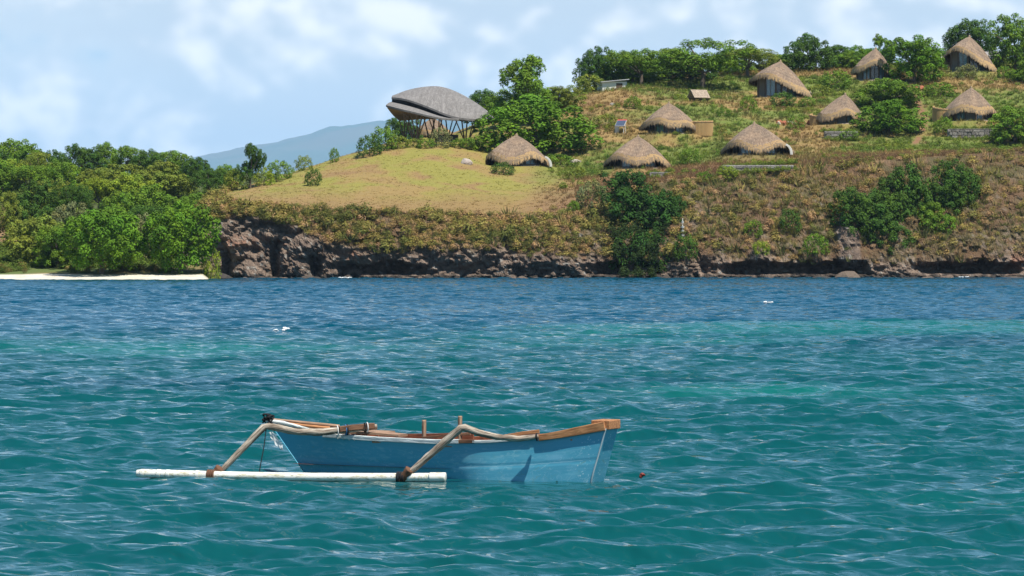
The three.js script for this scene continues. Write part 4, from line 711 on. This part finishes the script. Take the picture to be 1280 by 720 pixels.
function plant(name, label, category, group, { u, top, w, D, y, kind, k = 0, tone, tall, deep = 1 }) {
  D ??= onGround(u, y);
  const X = (u - 640) / FOCAL * D, base = y !== undefined && D > 0 ? Math.min(groundAt(X, D), at(u, y, D).y + 0.6) : groundAt(X, D), v = variant(kind, k), H = tall ?? Math.max(0.5, at(u, top, D).y - base) * 1.06, W = w * D / FOCAL * 1.14;
  const t = thing(name, label, category, [X, base - 0.1, -D], (u * 1.7 + k * 2.1) % 6.283, group);
  const crown = part('crown', v.crown, LEAF[tone], t), trunk = part('trunk', v.trunk, bark, t), s = new THREE.Vector3(W / 2 / v.S, H / v.T, W / 2 / v.S * deep);
  crown.scale.copy(s); trunk.scale.copy(s);
  return t;
}
const tree = (label, u, top, w, D, kind, k, tone, group, more) => plant('tree', label, 'tree', group, { u, top, w, D, kind, k, tone, ...more });
const shrub = (label, u, top, w, y, k, tone, group, more) => plant('shrub', label, 'shrub', group, { u, top, w, y, kind: 'shrub', k, tone, ...more });
// the hill, from the pavilion to the right
tree('big round bright green tree behind the lowest left hut', 672, 117, 150, 413, 'lumpy', 1, 'bright', undefined, { y: 200 });
tree('taller feathery tree rising behind the big round tree', 661, 75, 82, 432, 'feather', 1, 'mid');
tree('dark bushy tree right behind the pavilion roof', 605, 111, 62, 446, 'lumpy', 2, 'dark');
tree('dark tree seen under the left roof of the pavilion', 503, 149, 46, 430, 'lumpy', 3, 'dark');
tree('olive spreading tree between the feathery tree and the hilltop row', 700, 108, 60, 440, 'lumpy', 3, 'olive');
const ROW = 'spreading trees along the hilltop';
tree('leftmost dark tree of the hilltop row', 743, 58, 52, 462, 'lumpy', 4, 'dark', ROW);
tree('small olive bush tree below the left end of the hilltop row', 737, 90, 42, 452, 'shrub', 1, 'olive', ROW);
tree('flat crowned tree in the left half of the hilltop row', 802, 62, 84, 458, 'umbrella', 1, 'mid', ROW);
tree('widest dark umbrella tree of the hilltop row, above the gabled shelter', 878, 49, 118, 456, 'umbrella', 2, 'mid', ROW);
tree('pale green tree just left of the tall open hut', 935, 60, 70, 470, 'umbrella', 3, 'olive', ROW);
tree('low tree behind the left corner of the tall open hut', 955, 66, 60, 482, 'lumpy', 5, 'olive', ROW);
tree('tall dark tree on the skyline right of the tall open hut', 1012, 41, 62, 480, 'lumpy', 1, 'dark', ROW);
tree('dark round tree on the skyline between two steep huts', 1045, 53, 44, 492, 'round', 1, 'dark', ROW);
tree('bright green tree on the skyline left of the steep hut', 1072, 56, 40, 488, 'lumpy', 2, 'bright', ROW);
tree('thin green tree just behind the steep hut', 1108, 47, 36, 486, 'feather', 2, 'mid', ROW);
for (const [u, top, w, D, kind, k, tone, label] of [[790, 72, 80, 464, 'lumpy', 4, 'mid', 'low green tree filling the left part of the hilltop row'], [862, 70, 80, 466, 'lumpy', 2, 'dark', 'low dark tree behind the trunk of the widest umbrella tree'], [772, 66, 70, 470, 'lumpy', 2, 'mid', 'green tree behind the leftmost trees of the hilltop row'], [838, 60, 66, 474, 'lumpy', 5, 'dark', 'dark tree behind the two flat crowned hilltop trees'], [912, 62, 60, 476, 'lumpy', 1, 'mid', 'green tree behind the right side of the widest umbrella tree'], [985, 66, 56, 486, 'lumpy', 3, 'mid', 'green tree behind the roof of the tall open hut'], [1062, 62, 50, 484, 'lumpy', 4, 'mid', 'low green tree on the skyline just left of the steep hut'], [1092, 58, 50, 494, 'round', 1, 'bright', 'bright round tree behind the steep hut'], [1178, 62, 56, 486, 'lumpy', 5, 'mid', 'green tree behind the round bushy tree and the topmost hut'], [636, 108, 70, 436, 'lumpy', 4, 'mid', 'green tree between the pavilion and the big round tree']]) tree(label, u, top, w, D, kind, k, tone, ROW);
tree('round bushy tree between the two upper right huts', 1143, 48, 76, 462, 'lumpy', 3, 'bright', undefined, { y: 104 });
tree('dark round tree standing behind the topmost hut', 1212, 22, 68, 496, 'round', 2, 'dark');
tree('large tree at the right edge, right of the topmost hut', 1270, 18, 72, 480, 'lumpy', 4, 'mid');
tree('green tree at the right edge below the topmost hut', 1281, 74, 44, 462, 'lumpy', 5, 'mid');
tree('upper of the twin bushy trees in the middle of the right slope', 1108, 97, 88, 442, 'lumpy', 2, 'mid');
tree('lower of the twin bushy trees in the middle of the right slope', 1112, 124, 82, 424, 'lumpy', 4, 'bright');
tree('dark bushy tree at the right edge beside the grey terrace wall', 1268, 132, 78, 416, 'lumpy', 1, 'mid');
tree('olive tree beyond the round bushy tree', 1172, 60, 40, 492, 'shrub', 3, 'olive', ROW);
// on the cliff
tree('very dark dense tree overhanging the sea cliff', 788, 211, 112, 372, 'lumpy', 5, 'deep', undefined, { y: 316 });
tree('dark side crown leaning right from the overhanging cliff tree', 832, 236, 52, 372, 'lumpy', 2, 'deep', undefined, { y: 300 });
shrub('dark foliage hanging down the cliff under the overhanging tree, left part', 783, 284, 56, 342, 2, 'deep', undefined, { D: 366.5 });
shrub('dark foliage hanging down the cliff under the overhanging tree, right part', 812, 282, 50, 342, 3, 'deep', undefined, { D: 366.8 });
const THICKET = 'thicket on the right part of the cliff';
tree('left crown of the green thicket on the right cliff', 1076, 238, 76, 372.5, 'lumpy', 3, 'dark', THICKET, { y: 320 });
tree('tall middle crown of the green thicket on the right cliff', 1129, 203, 76, 376, 'lumpy', 1, 'dark', THICKET, { y: 300 });
tree('right crown of the green thicket on the right cliff', 1196, 199, 64, 378, 'lumpy', 4, 'dark', THICKET, { y: 275 });
tree('low front crown of the green thicket on the right cliff', 1165, 250, 62, 374, 'lumpy', 5, 'mid', THICKET, { y: 310 });
for (const [u, top, w, D, k, tone, y, label] of [[1098, 236, 70, 374, 2, 'dark', 320, 'dark crown between the left and the middle of the green thicket'], [1148, 228, 62, 376, 5, 'dark', 300, 'dark crown right behind the middle of the green thicket'], [1180, 228, 56, 376.5, 3, 'dark', 290, 'dark crown low between middle and right of the green thicket'], [1108, 268, 60, 372, 4, 'dark', 330, 'lowest dark crown of the green thicket, nearest the rocks']]) tree(label, u, top, w, D, 'lumpy', k, tone, THICKET, { y });
shrub('small dark bush alone on the middle of the right cliff', 988, 258, 30, 290, 2, 'dark');
shrub('small green bush low on the right cliff', 941, 272, 26, 296, 3, 'mid');
shrub('yellow-green bush lowest on the right cliff', 951, 298, 24, 322, 1, 'lime');
shrub('dark bush under the white marker on the cliff', 857, 290, 34, 330, 3, 'dark');
shrub('dark bush left of the rock nose on the cliff', 1020, 288, 34, 318, 1, 'mid');
shrub('lone small bush at the cliff edge left of the dark cliff tree', 716, 248, 18, 268, 2, 'mid');
shrub('grey-green bush against the left side of the dark cliff tree', 738, 222, 42, 262, 3, 'grey');
// the lawn
shrub('round dark shrub on the left part of the lawn', 391, 208, 24, 232, 2, 'dark');
tree('upright small tree at the left end of the headland', 313, 183, 42, 388, 'feather', 3, 'dark', undefined, { deep: 1 });
shrub('bushy green shrub right of the upright tree', 349, 197, 36, 226, 1, 'mid');
shrub('low green shrub left of the upright tree', 296, 208, 34, 238, 3, 'olive');
shrub('light green shrub at the foot of the upright tree', 330, 206, 30, 232, 2, 'lime');
shrub('small pale shrub on the lawn skyline', 380, 192, 24, 213, 3, 'olive', 'shrubs on the lawn skyline');
shrub('tiny sapling shrub on the lawn skyline', 418, 182, 14, 203, 1, 'mid', 'shrubs on the lawn skyline');
shrub('dark shrub left of the pavilion on the lawn skyline', 462, 165, 36, 194, 2, 'dark', 'shrubs on the lawn skyline');
shrub('taller shrub left of the pavilion poles', 480, 155, 36, 188, 3, 'mid', 'shrubs on the lawn skyline');
for (const [u, top, w, k, tone, label] of [[497, 167, 34, 1, 'olive', 'brownish shrub at the left foot of the pavilion'], [532, 171, 26, 2, 'mid', 'green shrub between the left and middle pavilion poles'], [588, 170, 30, 3, 'mid', 'green shrub before the rightmost pavilion poles']]) shrub(label, u, top, w, 185, k, tone);
shrub('grey-green leafy shrub in front of the pavilion', 551, 156, 30, 184, 1, 'grey'); shrub('small green shrub before the right pavilion poles', 572, 171, 22, 184, 2, 'mid'); shrub('olive shrub before the left pavilion poles', 516, 171, 22, 184, 3, 'olive'); shrub('low shrub at the right foot of the pavilion', 600, 166, 36, 188, 1, 'mid');
// round the huts
shrub('dark round shrub in front of the lowest left hut', 629, 200, 34, 218, 2, 'dark');
for (const [u, top, w, y, k, tone, label] of [[978, 112, 36, 134, 1, 'dark', 'dark shrub in front of the tall open hut'], [1008, 119, 24, 134, 2, 'mid', 'smaller shrub right of the dark shrub before the tall open hut'], [910, 205, 30, 224, 3, 'lime', 'bright yellow-green shrub below the long terrace wall'], [880, 212, 22, 228, 2, 'bright', 'bright green shrub left of the yellow-green shrub'], [1045, 84, 42, 112, 1, 'mid', 'wide green shrub left of the small steep hut'], [1022, 104, 34, 120, 3, 'olive', 'olive shrub in the dip left of the steep hut'], [994, 142, 26, 162, 2, 'mid', 'green shrub beside the orange brick heap'], [1207, 78, 30, 98, 3, 'grey', 'grey-green shrub in front of the topmost hut'], [1254, 80, 20, 98, 1, 'mid', 'small round shrub right of the topmost hut'], [1175, 100, 42, 122, 1, 'mid', 'low shrub below the round bushy tree'], [1178, 143, 26, 168, 2, 'mid', 'shrub beside the footpath, left of the terrace wall'], [1250, 140, 34, 166, 3, 'mid', 'shrub right of the lower right hut'], [862, 182, 30, 206, 1, 'mid', 'green shrub between two of the lower huts'], [790, 118, 24, 136, 2, 'mid', 'small shrub left in the hilltop shade'], [756, 140, 34, 160, 3, 'olive', 'olive shrub above the solar panel'], [936, 118, 24, 138, 2, 'mid', 'shrub at the left corner of the tall open hut'], [905, 132, 20, 146, 1, 'mid', 'little shrub right of the gabled shelter'], [1060, 160, 28, 176, 2, 'mid', 'shrub before the low stone terrace wall'], [720, 205, 30, 224, 1, 'olive', 'olive shrub right of the lowest left hut'], [700, 190, 40, 207, 2, 'mid', 'green shrub under the right side of the big round tree']]) shrub(label, u, top, w, y, k, tone, 'shrubs among the huts');

// the wooded shore on the left: big trees behind the sand, smaller ones up the slope
tree('big bright green tree at the back of the beach, the left one', 128, 254, 112, 350, 'round', 1, 'bright', undefined, {});
tree('big bright green tree at the back of the beach, beside the cliff', 226, 250, 98, 351, 'round', 2, 'bright', undefined, {});
tree('olive tree left of the big beach trees', 46, 268, 86, 362, 'lumpy', 1, 'olive', undefined, {});
tree('lower olive tree touching the left big beach tree', 72, 282, 62, 358, 'lumpy', 3, 'mid', undefined, {});
tree('grey-olive tree between the two big beach trees', 180, 266, 56, 364, 'lumpy', 2, 'grey', undefined, {});
tree('yellow-green tree at the foot of the right big beach tree', 264, 300, 26, 352, 'shrub', 2, 'lime', undefined, {});
tree('olive tree behind the left big beach tree', 85, 252, 70, 376, 'lumpy', 4, 'grey', undefined, {});
const WOOD = 'trees of the wooded slope behind the beach';
const placed = [[44, 224, 70, 402, 'dark'], [88, 232, 56, 404, 'dark'], [12, 238, 50, 400, 'olive'], [18, 172, 66, 500, 'mid'], [40, 180, 60, 494, 'mid'], [72, 187, 46, 482, 'dark'], [104, 182, 50, 486, 'dark'], [132, 177, 56, 492, 'mid'], [160, 183, 50, 488, 'mid'], [186, 185, 48, 480, 'dark'], [214, 184, 54, 484, 'mid'], [246, 194, 40, 480, 'dark'], [282, 205, 46, 470, 'mid'], [262, 212, 52, 446, 'dark']];
{
  const r = seeded(33), tones = ['mid', 'olive', 'mid', 'dark', 'olive', 'lime', 'mid'];
  for (let row = 0; row < 7; row++) { const D = 376 + row * 17; for (let u = -50 + (row % 2) * 22; u < 296; u += 40 + 12 * r()) { if (D < 428 && u < 40) continue; const uu = u + (r() - 0.5) * 16, DD = D + (r() - 0.5) * 10; if (placed.some(([a, , , d]) => Math.abs(a - uu) < 22 && Math.abs(d - DD) < 16)) continue; const X = (uu - 640) / FOCAL * DD, g = groundAt(X, DD); if (X > LEFT - 3) continue; placed.push([uu, HORIZON - (g + 3.6 + 2.2 * r() - EYE) / DD * FOCAL, 54 + 26 * r(), DD, tones[Math.floor(r() * tones.length)]]); } }
  const words = { mid: 'mid green', olive: 'olive', dark: 'dark green', lime: 'yellow-green' }, count = {};
  placed.sort((a, b) => a[0] - b[0]);
  placed.forEach(([u, top, w, D, tone], i) => tree(`${words[tone]} tree on the wooded slope, ${ordinal(count[tone] = (count[tone] ?? 0) + 1)} from the left of the ${words[tone]} ones`, u, top, w, D, ['lumpy', 'lumpy', 'round', 'umbrella'][i % 4], 1 + i % 5, tone, WOOD + ', ' + tone));
}

// ---------------------------------------------------------------- ground cover nobody could count
function scatter(name, label, category, geometry, material, places) {
  const o = new THREE.InstancedMesh(geometry, material, places.length), m = new THREE.Matrix4(), q = new THREE.Quaternion(), e = new THREE.Euler();
  places.forEach(([x, y, z, s, sy, turn, c], i) => { e.set(0, turn, 0); q.setFromEuler(e); m.compose(new THREE.Vector3(x, y, z), q, new THREE.Vector3(s, sy, s)); o.setMatrixAt(i, m); o.setColorAt(i, new THREE.Color().setRGB(...c)); });
  o.name = name; tag(o, label, category, undefined, 'stuff'); scene.add(o); return o;
}
function tuft(n, h, spread, width, seed) {            // a tuft of blades 1 m high and wide when h = spread = 1
  const r = seeded(seed), P = [], C = [];
  for (let k = 0; k < n; k++) {
    const a = r() * 6.283, d = spread * 0.3 * r(), x = Math.cos(a) * d, z = Math.sin(a) * d, b = r() * 6.283, hh = h * (0.5 + 0.6 * r()), o = spread * (0.15 + 0.4 * r()), w = width * (0.7 + 0.6 * r()), c = 0.75 + 0.5 * r();
    P.push(x - Math.sin(b) * w, -0.05, z + Math.cos(b) * w, x + Math.sin(b) * w, -0.05, z - Math.cos(b) * w, x + Math.cos(a) * o, hh, z + Math.sin(a) * o); for (let i = 0; i < 3; i++) C.push(c, c, c);
  }
  const g = new THREE.BufferGeometry(); g.setAttribute('position', new THREE.Float32BufferAttribute(P, 3)); g.setAttribute('color', new THREE.Float32BufferAttribute(C, 3)); g.computeVertexNormals(); return g;
}
{
  const blades = new THREE.MeshStandardMaterial({ vertexColors: true, roughness: 1, side: THREE.DoubleSide }), r = seeded(71);
  const bushy = foliage([[0, 0.42, 0, 0.5], [0.3, 0.3, 0.1, 0.34], [-0.28, 0.3, -0.15, 0.36], [0.05, 0.3, 0.32, 0.34]], 0.12, 330, 5, { slim: 0.3 });
  const scrubLeaf = new THREE.MeshPhysicalMaterial({ vertexColors: true, roughness: 0.9, specularIntensity: 0.2, transmission: 0.15, thickness: 0, side: THREE.DoubleSide });
  // scrub and dry tussocks on the cliff
  const scrub = [], tuss = [];
  const DRY = [[0.35, 0.235, 0.105], [0.31, 0.22, 0.085], [0.27, 0.225, 0.065], [0.19, 0.185, 0.046], [0.38, 0.25, 0.13], [0.11, 0.125, 0.030]];
  for (let k = 0; k < 9000; k++) {
    const s = -34 + 150 * r(), t = 0.40 + 0.6 * Math.pow(r(), 0.8), v = cliffPoint(s, t), n = fbm(s * 0.12, v.p[1] * 0.3, 14, 3), n2 = noise(s * 0.55, v.p[1] * 0.8, 3);
    if (v.rocky > 0.6 && r() < 0.93) continue; if (n2 < -0.25 && r() < 0.7) continue; 
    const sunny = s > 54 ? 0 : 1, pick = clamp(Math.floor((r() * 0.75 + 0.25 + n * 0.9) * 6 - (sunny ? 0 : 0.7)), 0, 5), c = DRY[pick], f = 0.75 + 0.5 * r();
    const size = (pick > 1 && pick !== 4 ? 0.6 + 1.3 * r() * r() * r() : 0.45 + 0.45 * r());
    (r() < (s > 50 ? 0.3 : 0.68) ? scrub : tuss).push([v.p[0], v.p[1] - 0.12, v.p[2], size, size * (0.7 + 0.5 * r()), r() * 6.28, [c[0] * f, c[1] * f, c[2] * f]]);
  }
  scatter('cliff_scrub', 'dry olive and tan scrub covering the sea cliff', 'scrub', bushy, scrubLeaf, scrub);
  scatter('cliff_tussocks', 'dry grass tussocks on the sea cliff', 'grass', tuft(26, 0.9, 1.1, 0.05, 3), blades, tuss);
  // short grass on the lawn, longer and greener between the huts
  const grass = [], green = [];
  for (let k = 0; k < 40000; k++) {
    const X = mix(LEFT + 0.3, 104, r()), l = lipD(X), D = l + 0.2 + Math.pow(r(), 1.25) * 125, u = bearing(X, D); if (u > 1520) continue;
    if (terraces.some(([x, z, , R]) => Math.hypot(X - x, -D - z) < R * 0.9)) continue;
    const c = coverOf(X, D), f = 0.8 + 0.5 * r(), y = headland(X, D), lawn = smooth(740, 640, u), n = fbm(X * 0.12 + 40, D * 0.12, 2, 3), isGreen = c[1] > c[0] * 1.05;
    const path = Math.abs(u - (1146 + 9 * Math.sin(D * 0.12))) < 7 && D > 415 && D < 462; if (path) continue;
    if (lawn < 0.5 && r() < (isGreen ? 0.20 : 0.03) + n * 0.65) { const g = r(); green.push([X, y - 0.08, -D, 0.4 + 0.7 * g * g, 0.35 + 0.5 * r(), r() * 6.28, isGreen || r() < 0.5 ? mix3([0.075 * f, 0.150 * f, 0.020 * f], [0.17 * f, 0.215 * f, 0.030 * f], clamp(0.35 + 1.6 * n + 0.5 * (r() - 0.5))) : [0.20 * f, 0.17 * f, 0.05 * f]]); continue; }
    if (lawn > 0.5 && r() < 0.2) continue;
    const s = mix(0.5, 0.24, lawn) * (0.7 + 0.6 * r());
    const h = 0.62 + 0.75 * r(); grass.push([X, y - 0.03, -D, s * (lawn > 0.5 && r() < 0.06 ? 1.9 : 1), s * mix(0.8, 0.5, lawn), r() * 6.28, [c[0] * h, c[1] * h, c[2] * h]]);
  }
  for (const [u0, u1, D, h] of walls) for (let k = 0; k < (u1 - u0) * 1.6; k++) { const D2 = r() < 0.6 ? D + 0.5 + 0.5 * r() : D - 0.5 - 0.6 * r(), X = mix(u0 - 4, u1 + 4, r()), x = (X - 640) / FOCAL * D, f = 0.8 + 0.5 * r(); green.push([x, (D2 > D ? Math.max(headland(x, D2), headland(x, D) + h - 0.15) : headland(x, D2)) - 0.1, -D2, 0.3 + 0.45 * r(), 0.3 + 0.5 * r(), r() * 6.28, [0.13 * f, 0.18 * f, 0.026 * f]]); }
  scatter('hill_grass', 'short dry and green grass over the headland', 'grass', tuft(16, 1, 1.2, 0.06, 8), blades, grass);
  scatter('hillside_undergrowth', 'green undergrowth between the huts on the hillside', 'undergrowth', bushy, scrubLeaf, green);
  // undergrowth at the back of the beach and under the wood
  const under = [];
  for (let k = 0; k < 3000; k++) { const X = mix(-75, LEFT - 3, r()), d = 8.5 + 110 * Math.pow(r(), 1.6), D = beachD(X) + d, u = bearing(X, D); if (D > 388 && D < 440 && u < 34) continue; if (d < 15 && fbm(X * 0.25, D * 0.25, 8, 3) < 0.02) continue; const f = 0.7 + 0.6 * r(), dry = d < 13 && r() < 0.6; under.push([X, mainland(X, D) - 0.1, -D, (dry ? 0.5 : 0.8) + 0.9 * r() * smooth(9, 16, d), 0.5 + 0.7 * r(), r() * 6.28, dry ? [0.20 * f, 0.17 * f, 0.055 * f] : [0.095 * f, 0.15 * f, 0.022 * f]]); }
  scatter('shore_undergrowth', 'low green undergrowth behind the beach', 'undergrowth', bushy, scrubLeaf, under);
  // creepers hanging down the cliff under the dark tree
  const hang = [];
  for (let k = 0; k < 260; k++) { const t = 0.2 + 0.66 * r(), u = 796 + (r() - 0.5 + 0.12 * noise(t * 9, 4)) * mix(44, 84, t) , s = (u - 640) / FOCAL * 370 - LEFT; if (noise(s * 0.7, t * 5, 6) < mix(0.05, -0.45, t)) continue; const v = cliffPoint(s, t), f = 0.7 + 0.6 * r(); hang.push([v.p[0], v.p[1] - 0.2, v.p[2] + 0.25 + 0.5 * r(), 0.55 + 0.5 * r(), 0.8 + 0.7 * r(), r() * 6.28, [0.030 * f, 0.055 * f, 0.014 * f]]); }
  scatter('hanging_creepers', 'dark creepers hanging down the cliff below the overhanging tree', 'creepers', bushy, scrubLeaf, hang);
}
// rocks along the foot of the cliff
{
  const r = seeded(15), shapes = [0, 1, 2, 3].map((k) => { const g = new THREE.IcosahedronGeometry(1, 3), q = g.attributes.position; for (let i = 0; i < q.count; i++) { const x = q.getX(i), y = q.getY(i), z = q.getZ(i), f = 1 + 0.5 * fbm(x * 1.1 + k * 9, y * 1.1, z * 1.1, 4, 0.6); q.setXYZ(i, x * f, y * f * 0.7, z * f); } g.computeVertexNormals(); return g; });
  const tones = [[0.085, 0.066, 0.052], [0.14, 0.105, 0.08], [0.19, 0.135, 0.10], [0.05, 0.042, 0.036]].map((c) => standard(c, 0.92, { bumpMap: groundGrain, bumpScale: 0.1 }));
  const list = [[268, 0.9, 0.8], [275, 1.4, 1.0], [282, 1.0, 0.7], [1028, 1.5, 0.5], [1060, 1.8, 1.1], [1052, 1.0, 0.6], [962, 0.7, 0.5], [1186, 0.8, 0.6], [1265, 1.8, 0.35]];
  for (let k = 0; k < 46; k++) list.push([285 + 1010 * r(), 0.35 + 0.8 * r() * r(), 0.25 + 0.4 * r()]);
  list.sort((a, b) => a[0] - b[0]);
  list.forEach(([u, w, h], i) => { const X = (u - 640) / FOCAL * 361, D = (X < LEFT + 1.5 ? 351 + 5 * r() : shoreD(X) - 1.2 - 1.2 * r()), t = thing('shore_rock', i < 3 ? ['brown rock at the right end of the sand', 'largest brown rock where the sand meets the cliff corner', 'brown rock against the corner of the cliff'][i] : `brown waterline rock at the cliff foot, ${ordinal(i - 2)} from the left`, 'rock', [(u - 640) / FOCAL * D, -0.1, -D], r() * 6, i < 3 ? 'rocks at the cliff corner' : 'rocks along the foot of the cliff'); const o = part('stone', shapes[i % 4], tones[Math.floor(r() * 4)], t); o.scale.set(w * 0.8, h, w * 0.7); });
}

// ---------------------------------------------------------------- a little foam: small whitecaps and wash at the foot of the cliff
{
  const r = seeded(61), parts = [], blob = new THREE.IcosahedronGeometry(1, 2);
  const add = (x, y, z, w, h) => { const g = blob.clone(), q = g.attributes.position; const o = r() * 50; for (let i = 0; i < q.count; i++) { const f = 1 + 0.6 * noise(q.getX(i) * 2 + o, q.getY(i) * 2, q.getZ(i) * 2); q.setXYZ(i, q.getX(i) * f * w, q.getY(i) * f * h, q.getZ(i) * f * w * 0.6); } g.computeVertexNormals(); g.translate(x, y, z); parts.push(g); };
  for (const [u, y] of [[356, 414], [353, 415.5], [962, 380]]) { const p = at(u, y, 14400 / (y - HORIZON)); for (let k = 0; k < 4; k++) add(p.x + (r() - 0.5) * 0.5, 0.08 + 0.05 * r(), p.z + (r() - 0.5) * 0.3, 0.05 + 0.05 * r(), 0.025 + 0.015 * r()); }
  for (const [u0, u1, n] of [[420, 440, 16], [1192, 1212, 4]]) for (let k = 0; k < n; k++) { const u = mix(u0, u1, r()), X = (u - 640) / FOCAL * 359, D = shoreD(X) - 2.2 - 1.2 * r(); add((u - 640) / FOCAL * D, 0.05 + 0.08 * r(), -D, 0.08 + 0.12 * r(), 0.04); }
  const o = new THREE.Mesh(mergeGeometries(parts), standard([0.82, 0.84, 0.85], 0.7)); o.name = 'sea_foam'; tag(o, 'flecks of white foam on the waves and at the cliff foot', 'foam', undefined, 'stuff'); scene.add(o);
}

scene.traverse((o) => { if (o.isMesh) { o.castShadow = true; o.receiveShadow = true; } });
renderer.render(scene, camera);
